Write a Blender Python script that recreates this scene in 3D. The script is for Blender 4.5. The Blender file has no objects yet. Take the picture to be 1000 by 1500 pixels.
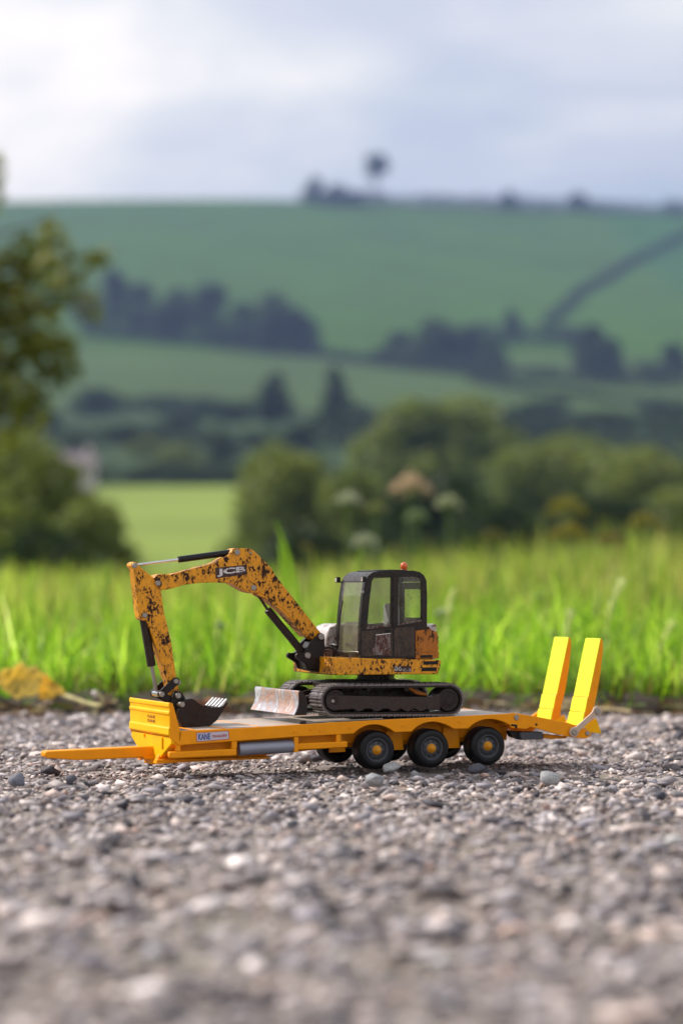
import bpy, bmesh, math, random
import numpy as np
from mathutils import Vector, Matrix, Euler
from mathutils.geometry import tessellate_polygon
random.seed(7)
rng = np.random.default_rng(7)
sc = bpy.context.scene
col = sc.collection
R = math.radians

# ------------------------------------------------------------------ camera
HAZE = 0.00025
FPX = 85 / 24 * 1000          # focal length in pixels of the 1000 px wide photograph
CAM = Vector((0, -1.45, 0.105))
PITCH = math.atan(120 / FPX)
cd = bpy.data.cameras.new('camera'); cam = bpy.data.objects.new('camera', cd); col.objects.link(cam)
cam.location = CAM; cam.rotation_euler = (R(90) + PITCH, 0, 0)
cd.sensor_fit = 'HORIZONTAL'; cd.sensor_width = 24; cd.lens = 85
cd.clip_start = 0.02; cd.clip_end = 6000
cd.dof.use_dof = True; cd.dof.focus_distance = 1.44; cd.dof.aperture_fstop = 7.2
cd.dof.aperture_blades = 0
sc.camera = cam

# ------------------------------------------------------------------ light
SUN = Vector((-0.90, 0.44, 0)).normalized()
EL = R(40)
SUND = Vector((SUN.x * math.cos(EL), SUN.y * math.cos(EL), math.sin(EL)))
sl = bpy.data.lights.new('sun', 'SUN'); sl.energy = 5.0; sl.angle = R(0.53); sl.color = (1, 0.955, 0.88)
so = bpy.data.objects.new('sun', sl); col.objects.link(so)
so.rotation_euler = (-SUND).to_track_quat('-Z', 'Y').to_euler()
w = bpy.data.worlds.new('World'); sc.world = w; w.use_nodes = True
nt = w.node_tree; nt.nodes.clear(); N = nt.nodes.new; L = nt.links.new
out = N('ShaderNodeOutputWorld'); bg = N('ShaderNodeBackground'); bg.inputs[1].default_value = 0.112
sky = N('ShaderNodeTexSky'); sky.sky_type = 'NISHITA'; sky.sun_disc = False
sky.sun_elevation = EL; sky.sun_rotation = math.atan2(SUN.x, SUN.y)
tc = N('ShaderNodeTexCoord'); sep = N('ShaderNodeSeparateXYZ'); L(tc.outputs['Generated'], sep.inputs[0])
def wmath(op, a, b=None, clamp=False):
    n = N('ShaderNodeMath'); n.operation = op; n.use_clamp = clamp
    for i, v in enumerate((a, b)):
        if v is None: continue
        if isinstance(v, (int, float)): n.inputs[i].default_value = v
        else: L(v, n.inputs[i])
    return n.outputs[0]
# clouds: a layer seen in perspective, so cloud bands crowd towards the horizon
dz = wmath('ADD', wmath('MAXIMUM', sep.outputs[2], 0.0), 0.16)
comb = N('ShaderNodeCombineXYZ'); L(wmath('DIVIDE', sep.outputs[0], dz), comb.inputs[0]); L(wmath('DIVIDE', sep.outputs[1], dz), comb.inputs[1])
def wnoise(scale, detail, off, dist=0.0):
    mp = N('ShaderNodeMapping'); mp.inputs['Location'].default_value = off; L(comb.outputs[0], mp.inputs['Vector'])
    n = N('ShaderNodeTexNoise'); n.inputs['Scale'].default_value = scale; n.inputs['Detail'].default_value = detail
    n.inputs['Roughness'].default_value = 0.5; n.inputs['Distortion'].default_value = dist
    L(mp.outputs[0], n.inputs['Vector']); return n.outputs['Fac']
def wramp(fac, stops):
    r = N('ShaderNodeValToRGB'); e = r.color_ramp.elements
    while len(e) < len(stops): e.new(0.5)
    for k, (p, c) in zip(e, stops): k.position = p; k.color = (*c, 1)
    L(fac, r.inputs[0]); return r.outputs[0]
shade = wnoise(1.3, 5, (3.1, 0.56, 0), 0.4)
cloudcol = wramp(shade, [(0.30, (4.9, 5.25, 6.1)), (0.46, (5.6, 5.9, 6.7)), (0.56, (7.4, 7.5, 7.5)), (0.68, (10.8, 9.9, 9.2))])
# the cloud layer glows where it is thin, in the half of the sky where the sun is
vd = N('ShaderNodeVectorMath'); vd.operation = 'DOT_PRODUCT'; L(tc.outputs['Generated'], vd.inputs[0]); vd.inputs[1].default_value = SUND
glow = wmath('POWER', wmath('MAXIMUM', vd.outputs['Value'], 0.0), 3.0)
gm = N('ShaderNodeMix'); gm.data_type = 'RGBA'; gm.blend_type = 'ADD'; L(wmath('MULTIPLY', glow, 0.8, True), gm.inputs['Factor'])
L(cloudcol, gm.inputs['A']); gm.inputs['B'].default_value = (5, 4.7, 4.4, 1)
hz = N('ShaderNodeMix'); hz.data_type = 'RGBA'      # cloud towards the horizon pales
L(wmath('POWER', wmath('SUBTRACT', 1.0, wmath('MULTIPLY', wmath('MAXIMUM', sep.outputs[2], 0.0), 4.4, True), True), 2.4), hz.inputs['Factor'])
L(gm.outputs['Result'], hz.inputs['A']); hz.inputs['B'].default_value = (8.7, 8.8, 8.9, 1)
mx = N('ShaderNodeMix'); mx.data_type = 'RGBA'
L(wmath('MULTIPLY', wmath('SUBTRACT', wnoise(1.0, 4, (7.7, 2.2, 1)), 0.25), 4.0, True), mx.inputs['Factor'])
L(sky.outputs[0], mx.inputs['A']); L(hz.outputs['Result'], mx.inputs['B'])
L(mx.outputs['Result'], bg.inputs[0]); L(bg.outputs[0], out.inputs[0])
vs = sc.view_settings; vs.view_transform = 'Standard'; vs.look = 'None'; vs.gamma = 1; vs.exposure = 0.2; vs.use_curve_mapping = False
sc.render.engine = 'CYCLES'
cy = sc.cycles; cy.use_denoising = True; cy.max_bounces = 8; cy.volume_bounces = 1; cy.transparent_max_bounces = 12; cy.transmission_bounces = 8
cy.caustics_reflective = False; cy.caustics_refractive = False

# ------------------------------------------------------------------ pixel -> place
F = Vector((0, math.cos(PITCH), math.sin(PITCH))); U = Vector((0, -math.sin(PITCH), math.cos(PITCH))); X = Vector((1, 0, 0))
def ray(px, py): return (F + X * ((px - 500) / FPX) + U * ((750 - py) / FPX))
YAW = R(22)
ex = Vector((math.cos(YAW), math.sin(YAW), 0)); ey = Vector((-math.sin(YAW), math.cos(YAW), 0))
_r = ray(631, 1125.5); _t = -CAM.z / _r.z
ORG = CAM + _r * _t + ey * 0.036 + Vector((0, 0, 0.0005))   # middle of the trailer under its centre axle
def at(px, py, y=-39.0):
    """the point of the toy's own lengthwise upright plane y (mm) seen at a pixel -> (x, z) in mm"""
    r = ray(px, py); n = ey
    t = (ORG + ey * (y * .001) - CAM).dot(n) / r.dot(n)
    p = CAM + r * t - ORG
    return (p.dot(ex) * 1000, p.z * 1000)
def P(pts, y=-39.0): return [at(a, b, y) for a, b in pts]

# ------------------------------------------------------------------ helpers: materials
MATS = {}
def mat(name):
    m = bpy.data.materials.new(name); m.use_nodes = True; MATS[name] = m
    return m, m.node_tree, m.node_tree.nodes['Principled BSDF']
def nd(t, kind, **kw):
    n = t.nodes.new(kind)
    for k, v in kw.items():
        if hasattr(n, k) and k not in n.inputs: setattr(n, k, v)
        else: n.inputs[k.replace('_', ' ')].default_value = v
    return n
def noise(t, scale, detail=4, rough=.55, vec=None, dist=0):
    n = t.nodes.new('ShaderNodeTexNoise'); n.inputs['Scale'].default_value = scale; n.inputs['Detail'].default_value = detail
    n.inputs['Roughness'].default_value = rough; n.inputs['Distortion'].default_value = dist
    if vec is None:
        c = t.nodes.new('ShaderNodeTexCoord'); vec = c.outputs['Object']
    t.links.new(vec, n.inputs['Vector']); return n
def ramp(t, fac, stops):
    r = t.nodes.new('ShaderNodeValToRGB'); e = r.color_ramp.elements
    while len(e) < len(stops): e.new(.5)
    for k, (p, c) in zip(e, stops):
        k.position = p; k.color = (*(c if isinstance(c, tuple) else (c, c, c)), 1)
    t.links.new(fac, r.inputs[0]); return r.outputs[0]
def mix(t, fac, a, b, blend='MIX'):
    m = t.nodes.new('ShaderNodeMix'); m.data_type = 'RGBA'; m.blend_type = blend
    for s, v in (('Factor', fac), ('A', a), ('B', b)):
        if isinstance(v, (int, float)): m.inputs[s].default_value = v
        elif isinstance(v, tuple): m.inputs[s].default_value = (*v, 1)
        else: t.links.new(v, m.inputs[s])
    return m.outputs['Result']
def bump(t, h, bs, strength=.4, distance=.0005):
    b = t.nodes.new('ShaderNodeBump'); b.inputs['Strength'].default_value = strength; b.inputs['Distance'].default_value = distance
    t.links.new(h, b.inputs['Height']); t.links.new(b.outputs[0], bs.inputs['Normal'])
def painted(name, base, mud=(0.045, 0.017, 0.009), amount=.0, rough=.4, dust=.15, metal=0., scale=1.0, coat=0., spec=.35, dustc=(0.36, 0.29, 0.22)):
    """toy paint: faint mottling, dust, and flaked mud where amount > 0"""
    m, t, b = mat(name)
    v = noise(t, 120 * scale, 5).outputs['Fac']
    c = mix(t, ramp(t, v, [(.3, 0.), (.7, 1.)]), tuple(x * .88 for x in base), base)
    d = noise(t, 420 * scale, 6, .7).outputs['Fac']
    dm = nd(t, 'ShaderNodeMath', operation='MULTIPLY'); t.links.new(ramp(t, d, [(.45, 0.), (.75, 1.)]), dm.inputs[0]); dm.inputs[1].default_value = dust
    c = mix(t, dm.outputs[0], c, dustc)
    rg = ramp(t, v, [(.3, rough * .85), (.7, min(1, rough * 1.2))])
    if amount > 0:
        mp = nd(t, 'ShaderNodeMapping'); co = t.nodes.new('ShaderNodeTexCoord'); t.links.new(co.outputs['Object'], mp.inputs[0])
        mp.inputs['Scale'].default_value = (1.0, 1, .62); mp.inputs['Rotation'].default_value = (0, .7, 0)
        big = noise(t, 70 * scale, 3, .5, mp.outputs[0]).outputs['Fac']
        fine = noise(t, 330 * scale, 5, .62, mp.outputs[0], .6).outputs['Fac']
        a = nd(t, 'ShaderNodeMath', operation='MULTIPLY'); t.links.new(big, a.inputs[0]); a.inputs[1].default_value = .62
        s = nd(t, 'ShaderNodeMath', operation='ADD'); t.links.new(a.outputs[0], s.inputs[0]); t.links.new(fine, s.inputs[1])
        th = .97 - .17 * amount
        f = ramp(t, s.outputs[0], [(th - .012, 0.), (th + .016, 1.)])
        film = ramp(t, s.outputs[0], [(th - .22, 0.), (th, .35)])
        c = mix(t, film, c, (0.22, 0.085, 0.025) if base[0] > .3 else tuple(q * 1.3 for q in mud)); c = mix(t, f, c, mud)
        rg = mix(t, f, rg, (.85, .85, .85)); bump(t, f, b, .5, .0004)
    else:
        bump(t, d, b, .12, .0002)
    t.links.new(c, b.inputs['Base Color']); t.links.new(rg, b.inputs['Roughness'])
    b.inputs['Metallic'].default_value = metal; b.inputs['Coat Weight'].default_value = coat; b.inputs['Specular IOR Level'].default_value = spec
    return m
TRAILER = painted('trailer_orange_paint', (0.93, 0.33, 0.001), rough=.42, dust=.10, spec=.2, dustc=(.42, .20, .05), scale=.8)
painted('trailer_sunlit_paint', (0.96, 0.48, 0.001), rough=.45, dust=.015, spec=.15)  # the orange paint again, with sunlight put into a yellower colour
painted('ramp_lemon', (0.74, 0.84, 0.010), rough=.5, dust=.02)
painted('digger_yellow', (0.84, 0.34, 0.003), amount=.54, rough=.4, dust=.10, scale=2.0, mud=(0.035, 0.012, 0.007))
painted('digger_yellow_arm', (0.85, 0.35, 0.003), amount=.50, rough=.38, dust=.10, scale=2.3, mud=(0.035, 0.012, 0.007))
painted('rusty_cover', (0.48, 0.15, 0.010), amount=.38, rough=.6, dust=.3, scale=1.7, dustc=(.25, .12, .05))
painted('cab_black', (0.008, 0.007, 0.007), mud=(0.040, 0.025, 0.017), amount=.30, rough=.28, dust=.08, scale=1.9, spec=.28, dustc=(.12, .085, .06))
painted('cab_muddy', (0.018, 0.013, 0.010), mud=(0.085, 0.058, 0.043), amount=.66, rough=.5, dust=.35, scale=2.2, dustc=(.17, .12, .095), spec=.25)
painted('black_metal', (0.006, 0.005, 0.005), mud=(0.025, 0.014, 0.010), amount=.40, rough=.32, dust=.06, scale=2.2, spec=.28, dustc=(.12, .085, .06))
painted('ram_black', (0.004, 0.004, 0.005), rough=.3, dust=.03, dustc=(.1, .08, .07))
painted('ram_muddy', (0.013, 0.007, 0.005), mud=(0.030, 0.016, 0.011), amount=.6, rough=.45, dust=.12, dustc=(.10, .06, .05))
painted('bucket_brown', (0.014, 0.007, 0.005), mud=(0.034, 0.016, 0.011), amount=.6, rough=.36, dust=.06, scale=1.6, spec=.28, dustc=(.12, .085, .06))
painted('track_dark', (0.010, 0.007, 0.006), mud=(0.034, 0.020, 0.015), amount=.5, rough=.36, dust=.2, scale=1.8, spec=.28, dustc=(.12, .085, .07))
painted('track_frame', (0.020, 0.012, 0.010), mud=(0.050, 0.031, 0.024), amount=.6, rough=.45, dust=.3, scale=1.6, dustc=(.13, .09, .075))
painted('chrome', (0.72, 0.71, 0.70), rough=.22, dust=.1, metal=1)
painted('pin_metal', (0.34, 0.31, 0.28), rough=.4, dust=.3, metal=.5, dustc=(.1, .07, .05))
painted('rod_dark', (0.07, 0.04, 0.03), mud=(0.03, 0.018, 0.012), amount=.5, rough=.35, metal=.5)
painted('teeth_metal', (0.80, 0.79, 0.78), rough=.3, dust=.1, metal=.3)
painted('lever_beige', (0.60, 0.44, 0.33), rough=.5, dust=.05)
painted('tank_silver', (0.30, 0.31, 0.38), rough=.38, dust=.12, metal=.35)
painted('grey_plastic', (0.06, 0.06, 0.072), rough=.5, dust=.1)
painted('hood_white', (0.60, 0.58, 0.57), mud=(0.19, 0.11, 0.08), amount=.25, rough=.3, dust=.25, scale=1.3)
painted('hood_grey', (0.21, 0.165, 0.155), mud=(0.085, 0.035, 0.026), amount=.66, rough=.45, dust=.3, scale=2.6)
painted('tyre_rubber', (0.0045, 0.005, 0.0065), rough=.42, dust=.05, dustc=(.10, .09, .08), spec=.28)
painted('rim_grey', (0.065, 0.07, 0.082), rough=.4, dust=.1, dustc=(.2, .18, .16))
painted('hub_orange', (0.62, 0.25, 0.004), rough=.4, dust=.05)
painted('dark_recess', (0.006, 0.005, 0.004), rough=.7, dust=.05)
painted('nut_dark', (0.03, 0.02, 0.012), rough=.5, dust=.1)
painted('seat_grey', (0.30, 0.30, 0.31), rough=.6, dust=.1)
painted('beacon_base', (0.35, 0.07, 0.01), rough=.4)
painted('decal_white', (0.60, 0.55, 0.62), rough=.4, dust=.12)
painted('decal_blue', (0.03, 0.08, 0.30), rough=.4, dust=.02)
painted('decal_red', (0.42, 0.05, 0.06), rough=.4, dust=.02)
painted('decal_dark', (0.05, 0.018, 0.014), rough=.5, dust=.1)
painted('letter_white', (0.66, 0.64, 0.64), mud=(0.05, 0.018, 0.014), amount=.16, rough=.5, dust=.1, scale=2)
painted('emboss_brown', (0.30, 0.12, 0.01), rough=.6)
# deck: dusty grey-beige, with sky glare put into its pale tone
m, t, b = mat('deck_dust_glare')
c = mix(t, ramp(t, noise(t, 90, 6, .65).outputs['Fac'], [(.35, 0.), (.65, 1.)]), (0.50, 0.36, 0.26), (0.40, 0.37, 0.34))
c = mix(t, ramp(t, noise(t, 600, 3).outputs['Fac'], [(.62, 0.), (.7, .7)]), c, (0.12, 0.07, 0.04))
t.links.new(c, b.inputs['Base Color']); b.inputs['Roughness'].default_value = .42
# steel dozer blade: polished, blotched with rust
m, t, b = mat('blade_steel')
v = noise(t, 75, 6, .65, dist=.8).outputs['Fac']
c = ramp(t, v, [(.38, (0.62, 0.62, 0.66)), (.48, (0.40, 0.39, 0.43)), (.54, (0.46, 0.30, 0.25)), (.60, (0.52, 0.30, 0.22)), (.66, (0.66, 0.64, 0.66))])
c = mix(t, ramp(t, noise(t, 500, 6, .7).outputs['Fac'], [(.5, 0.), (.7, .6)]), c, (0.10, 0.05, 0.04))
t.links.new(c, b.inputs['Base Color']); b.inputs['Metallic'].default_value = .35; b.inputs['Roughness'].default_value = .38
bump(t, v, b, .25, .0004)
# track shoes: sun highlights on the pads put into a paler colour
painted('shoe_sunlit', (0.17, 0.135, 0.13), mud=(0.022, 0.013, 0.010), amount=.55, rough=.3, dust=.3, scale=2.4, spec=.6, dustc=(.25, .2, .18))
# window glass with mud spatter
def glass(name, haze, spat):
    m = bpy.data.materials.new(name); m.use_nodes = True; t = m.node_tree; t.nodes.clear(); MATS[name] = m
    o = t.nodes.new('ShaderNodeOutputMaterial'); tr = nd(t, 'ShaderNodeBsdfTransparent'); tr.inputs[0].default_value = (.93, .95, .92, 1)
    gl = nd(t, 'ShaderNodeBsdfGlossy'); gl.inputs['Roughness'].default_value = .05
    di = t.nodes.new('ShaderNodeBsdfDiffuse'); di.inputs[0].default_value = (.42, .36, .27, 1)
    mu = t.nodes.new('ShaderNodeBsdfDiffuse'); mu.inputs[0].default_value = (.10, .045, .02, 1)
    lw = nd(t, 'ShaderNodeLayerWeight'); lw.inputs['Blend'].default_value = .5; pw = nd(t, 'ShaderNodeMath', operation='POWER'); t.links.new(lw.outputs['Facing'], pw.inputs[0]); pw.inputs[1].default_value = 4.5; fr = nd(t, 'ShaderNodeMath', operation='MULTIPLY_ADD'); t.links.new(pw.outputs[0], fr.inputs[0]); fr.inputs[1].default_value = .5; fr.inputs[2].default_value = .02; m1 = t.nodes.new('ShaderNodeMixShader'); t.links.new(fr.outputs[0], m1.inputs[0]); t.links.new(tr.outputs[0], m1.inputs[1]); t.links.new(gl.outputs[0], m1.inputs[2])
    m2 = t.nodes.new('ShaderNodeMixShader'); t.links.new(ramp(t, noise(t, 110, 6, .7).outputs['Fac'], [(.3, haze * .5), (.7, haze * 1.5)]), m2.inputs[0]); t.links.new(m1.outputs[0], m2.inputs[1]); t.links.new(di.outputs[0], m2.inputs[2])
    m3 = t.nodes.new('ShaderNodeMixShader'); t.links.new(ramp(t, noise(t, 520, 3, .6).outputs['Fac'], [(spat, 0.), (spat + .03, .85)]), m3.inputs[0]); t.links.new(m2.outputs[0], m3.inputs[1]); t.links.new(mu.outputs[0], m3.inputs[2])
    t.links.new(m3.outputs[0], o.inputs[0])
glass('glass_dusty', .12, .70); glass('glass_spattered', .05, .68)
m, t, b = mat('beacon_amber'); b.inputs['Base Color'].default_value = (.80, .12, .002, 1); b.inputs['Roughness'].default_value = .2; b.inputs['Transmission Weight'].default_value = .15; b.inputs['Coat Weight'].default_value = .5
def vcol(name, rough=.8, transl=0., spec=.3, var=.0, nscale=400):
    """material coloured by a per-piece colour attribute, with optional see-through light for leaves"""
    m, t, b = mat(name)
    a = t.nodes.new('ShaderNodeVertexColor'); a.layer_name = 'tint'; c = a.outputs[0]
    if var:
        nz = noise(t, nscale, 5, .65).outputs['Fac']
        c = mix(t, 1.0, c, ramp(t, nz, [(.3, 1 - var), (.7, 1 + var * .6)]), 'MULTIPLY'); bump(t, nz, b, .5, .0008)
    t.links.new(c, b.inputs['Base Color']); b.inputs['Roughness'].default_value = rough; b.inputs['Specular IOR Level'].default_value = spec
    if transl:
        tl = t.nodes.new('ShaderNodeBsdfTranslucent'); t.links.new(mix(t, 1., c, (1.25, 1.3, .75), 'MULTIPLY'), tl.inputs[0])
        ms = t.nodes.new('ShaderNodeMixShader'); ms.inputs[0].default_value = transl
        o = t.nodes['Material Output']; t.links.new(b.outputs[0], ms.inputs[1]); t.links.new(tl.outputs[0], ms.inputs[2]); t.links.new(ms.outputs[0], o.inputs[0])
    return m
vcol('grass_blade', .5, .62, .3)
vcol('stone', .75, 0, .35, .38, 700)
vcol('leaf', .6, .35, .25)
vcol('field', .9, 0, .1, .3, .02)
vcol('flower', .7, .4, .2)
vcol('bark', .9, 0, .1, .3, 60)
m, t, b = mat('track_dirt')
n1 = noise(t, 16, 8, .7).outputs['Fac']; n2 = noise(t, 260, 6, .75).outputs['Fac']
c = mix(t, ramp(t, n1, [(.35, 0.), (.65, 1.)]), (0.30, 0.235, 0.20), (0.40, 0.34, 0.31))
c = mix(t, ramp(t, n2, [(.35, .75), (.55, 0.)]), c, (0.15, 0.12, 0.105))
c = mix(t, ramp(t, noise(t, 9, 4).outputs['Fac'], [(.58, 0.), (.68, .35)]), c, (0.16, 0.17, 0.06))
t.links.new(c, b.inputs['Base Color']); b.inputs['Roughness'].default_value = .92; bump(t, n2, b, 1, .003)

# ------------------------------------------------------------------ helpers: objects
class MB:
    """collects vertices and faces of ONE piece"""
    def __init__(s): s.v = []; s.f = []; s.c = []
    def add(s, v, f):
        k = len(s.v); s.v += [tuple(p) for p in v]; s.f += [tuple(i + k for i in q) for q in f]
    def prism(s, loops, y0, y1):
        """outline (x,z) with holes, extruded from y0 to y1"""
        if isinstance(loops[0][0], (int, float)): loops = [loops]
        def area(l): return sum(l[i][0] * l[(i + 1) % len(l)][1] - l[(i + 1) % len(l)][0] * l[i][1] for i in range(len(l)))
        lo = [list(l) for l in loops]
        for i, l in enumerate(lo):
            if (area(l) < 0) == (i == 0): l.reverse()
        flat = [p for l in lo for p in l]; n = len(flat)
        k = len(s.v)
        s.v += [(x, y0, z) for x, z in flat] + [(x, y1, z) for x, z in flat]
        if len(lo) == 1:
            s.f.append(tuple(k + i for i in range(n))); s.f.append(tuple(k + n + i for i in reversed(range(n))))
        else:
            tr = tessellate_polygon([[Vector((x, z, 0)) for x, z in l] for l in lo])
            for a, b, c in tr:
                pa, pb, pc = flat[a], flat[b], flat[c]
                if (pb[0] - pa[0]) * (pc[1] - pa[1]) - (pc[0] - pa[0]) * (pb[1] - pa[1]) < 0: b, c = c, b
                s.f.append((k + a, k + b, k + c)); s.f.append((k + n + a, k + n + c, k + n + b))
        j = 0
        for l in lo:
            m_ = len(l)
            for i in range(m_):
                a = k + j + i; b = k + j + (i + 1) % m_
                s.f.append((a, a + n, b + n, b))
            j += m_
    def box(s, x0, x1, y0, y1, z0, z1): s.prism([(x0, z0), (x1, z0), (x1, z1), (x0, z1)], y0, y1)
    def tube(s, pts, r, n=12, cap=True):
        """round bar through 3-D points; r a number or a list"""
        pts = [Vector(p) for p in pts]; rs = r if isinstance(r, (list, tuple)) else [r] * len(pts)
        k = len(s.v); up = Vector((0, 0, 1))
        for i, p in enumerate(pts):
            d = (pts[min(i + 1, len(pts) - 1)] - pts[max(i - 1, 0)]).normalized()
            a = d.cross(up if abs(d.z) < .95 else Vector((0, 1, 0))).normalized(); b = d.cross(a)
            for j in range(n):
                q = 2 * math.pi * j / n
                s.v.append(tuple(p + (a * math.cos(q) + b * math.sin(q)) * rs[i]))
        for i in range(len(pts) - 1):
            for j in range(n):
                a = k + i * n + j; b = k + i * n + (j + 1) % n
                s.f.append((a, b, b + n, a + n))
        if cap:
            s.f.append(tuple(k + j for j in reversed(range(n)))); s.f.append(tuple(k + (len(pts) - 1) * n + j for j in range(n)))
    def lathe(s, prof, c, n=40):
        """profile (radius, y) turned about the y axis through c=(x, z)"""
        k = len(s.v)
        for r_, y in prof:
            for j in range(n):
                q = 2 * math.pi * j / n; s.v.append((c[0] + r_ * math.cos(q), y, c[1] + r_ * math.sin(q)))
        for i in range(len(prof) - 1):
            for j in range(n):
                a = k + i * n + j; b = k + i * n + (j + 1) % n
                s.f.append((a, a + n, b + n, b))
def link(name, me, parent=None, m=None):
    o = bpy.data.objects.new(name, me); col.objects.link(o)
    if parent is not None: o.parent = parent
    if m: me.materials.append(MATS[m])
    return o
OFF = {}
def build(mb, name, m, parent=None, bevel=0., smooth=False, seg=2, scale=.001, center=None):
    """link the collected piece as one mesh object; toy pieces are in mm of the toy frame"""
    root = parent
    while root is not None and root.parent is not None: root = root.parent
    off = OFF.get(root.name if root else '', (0, 0, 0))
    if center is not None:
        off2 = center
    else: off2 = off
    me = bpy.data.meshes.new(name)
    me.from_pydata([((x - off2[0]) * scale, (y - off2[1]) * scale, (z - off2[2]) * scale) for x, y, z in mb.v], [], mb.f)
    bm = bmesh.new(); bm.from_mesh(me); bmesh.ops.recalc_face_normals(bm, faces=bm.faces)
    bm.to_mesh(me); bm.free()
    o = link(name, me, parent, m)
    if smooth: me.shade_smooth()
    if bevel:
        bv = o.modifiers.new('bevel', 'BEVEL'); bv.width = bevel * scale; bv.segments = seg; bv.limit_method = 'ANGLE'; bv.angle_limit = R(35); bv.harden_normals = False
        me.shade_smooth()
        try:
            me.set_sharp_from_angle(angle=R(40))
        except Exception: pass
    elif smooth:
        me.set_sharp_from_angle(angle=R(45))
    return o
def tag(o, label=None, cat=None, group=None, kind=None):
    if label: o['label'] = label
    if cat: o['category'] = cat
    if group: o['group'] = group
    if kind: o['kind'] = kind
    return o
def empty(name, loc=(0, 0, 0), rz=0.):
    o = bpy.data.objects.new(name, None); col.objects.link(o); o.location = loc; o.rotation_euler = (0, 0, rz); o.empty_display_size = .01
    return o
def toy(name, x, y, z):
    o = empty(name, ORG + (ex * x + ey * y + Vector((0, 0, z))) * .001, YAW); OFF[o.name] = (x, y, z); return o
def text(name, s, quad, y, m, parent, ext=.12, bold=0.02, shear=0.):
    """lettering mapped onto a quad (bottom-left, bottom-right, top-right, top-left) of (x,z) in plane y"""
    cu = bpy.data.curves.new(name, 'FONT'); cu.body = s; cu.offset = bold; cu.shear = shear; cu.resolution_u = 3
    to = bpy.data.objects.new(name, cu); col.objects.link(to)
    me = bpy.data.meshes.new_from_object(to.evaluated_get(bpy.context.evaluated_depsgraph_get())); bpy.data.objects.remove(to)
    vs_ = [(v.co.x, v.co.y) for v in me.vertices]; fs = [tuple(p.vertices) for p in me.polygons]
    x0, x1 = min(a for a, _ in vs_), max(a for a, _ in vs_); y0, y1 = min(b for _, b in vs_), max(b for _, b in vs_)
    A, B, C, D = [Vector(q) for q in quad]; mb = MB(); front = []; n = len(vs_)
    for a, b in vs_:
        u = (a - x0) / (x1 - x0); v = (b - y0) / (y1 - y0)
        p = A * (1 - u) * (1 - v) + B * u * (1 - v) + C * u * v + D * (1 - u) * v; front.append((p.x, p.y))
    mb.v = [(x, y - ext, z) for x, z in front] + [(x, y + .05, z) for x, z in front]
    mb.f = list(fs)
    ec = {}
    for f in fs:
        for i in range(len(f)):
            e = (f[i], f[(i + 1) % len(f)]); k = tuple(sorted(e)); ec[k] = None if k in ec else e
    for e in ec.values():
        if e: mb.f.append((e[0], e[1], e[1] + n, e[0] + n))
    return build(mb, name, m, parent)
def circ(c, r, n=16, a0=0, a1=360):
    full = abs(a1 - a0) >= 360
    return [(c[0] + r * math.cos(R(a0 + (a1 - a0) * i / (n if full else n - 1))), c[1] + r * math.sin(R(a0 + (a1 - a0) * i / (n if full else n - 1)))) for i in range(n)]
def pin(c, r, y0, y1, name, parent, m='pin_metal'):
    mb = MB(); s = 1 if y1 > y0 else -1
    mb.lathe([(0.01, y0), (r * .82, y0), (r, y0 + s * .35), (r, y1)], c, 20); return build(mb, name, m, parent, smooth=True)
def bar(a, b, w0, w1):
    """rounded-end strap outline between two points"""
    a = Vector(a); b = Vector(b); d = (b - a); ang = math.degrees(math.atan2(d.y, d.x))
    return circ(a, w0, 9, ang + 90, ang + 270) + circ(b, w1, 9, ang - 90, ang + 90)
def ypt(px, py, y): x, z = at(px, py, y); return (x, y, z)
# ================================================================== TRAILER
tr = toy('toy_trailer', 0, 0, 0)
tag(tr, 'orange three axle low loader toy trailer with raised yellow ramps, on the gravel', 'toy trailer')
DY = 39.0
def side(name, pts, y0, y1, m, parent=tr, bevel=.25, ty=None, **k):
    """a plate traced on the plane ty (default y0) and given its thickness y0..y1"""
    mb = MB(); mb.prism(P(pts, y0 if ty is None else ty), y0, y1); return build(mb, name, m, parent, bevel, **k)
TOP = [(262, 1071.2), (350, 1067), (500, 1058), (575, 1054), (647, 1050.6), (700, 1048), (749, 1045.5)]
def arch(x0, x1, yb0, yb1, ytop, n=10):
    o = []
    for i in range(n + 1):
        u = i / n; x = x0 + (x1 - x0) * u; y = yb0 + (yb1 - yb0) * u; o.append((x, y - (y + 0 - ytop) * (math.sin(math.pi * u) ** .75)))
    return o
BOT = [(262, 1092), (434, 1079.5), (516, 1075)] + arch(518, 578, 1075, 1073, 1061.5) + arch(603, 664, 1072, 1068, 1057.5) + arch(686, 748, 1067.5, 1063.5, 1053.5) + [(749, 1063.5)]
for y0, y1 in ((-DY, -DY + 2), (DY, DY - 2)):
    mb = MB(); mb.prism(P(TOP + BOT[::-1], -DY), y0, y1); fas = build(mb, 'side_rail', 'trailer_orange_paint', tr, .3)
# mudguard arch linings
for k, (x0, x1, b0, b1, tp) in enumerate(((518, 578, 1075, 1073, 1061.5), (603, 664, 1072, 1068, 1057.5), (686, 748, 1067.5, 1063.5, 1053.5))):
    a = P(arch(x0, x1, b0, b1, tp), -DY); inner = [(x, z + .5) for x, z in a]
    for y0, y1 in ((-DY + 2.05, -DY + 15), (DY - 2.05, DY - 15)):
        mb = MB(); mb.prism(a + inner[::-1], y0, y1); build(mb, 'mudguard', 'trailer_orange_paint', tr)
# deck plate, dusty and painted pale for sky glare, with a thin raised lip left and right
tp = P([(262, 1071.2), (500, 1058), (647, 1050.6), (749, 1045.5)], -DY)
mb = MB(); mb.prism(tp + [(x, z - 1.4) for x, z in reversed(tp)], -DY + 2.05, DY - 2.05)
for i in range(1): pass
mb2 = build(mb, 'deck', 'deck_dust_glare', tr, .2)
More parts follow.
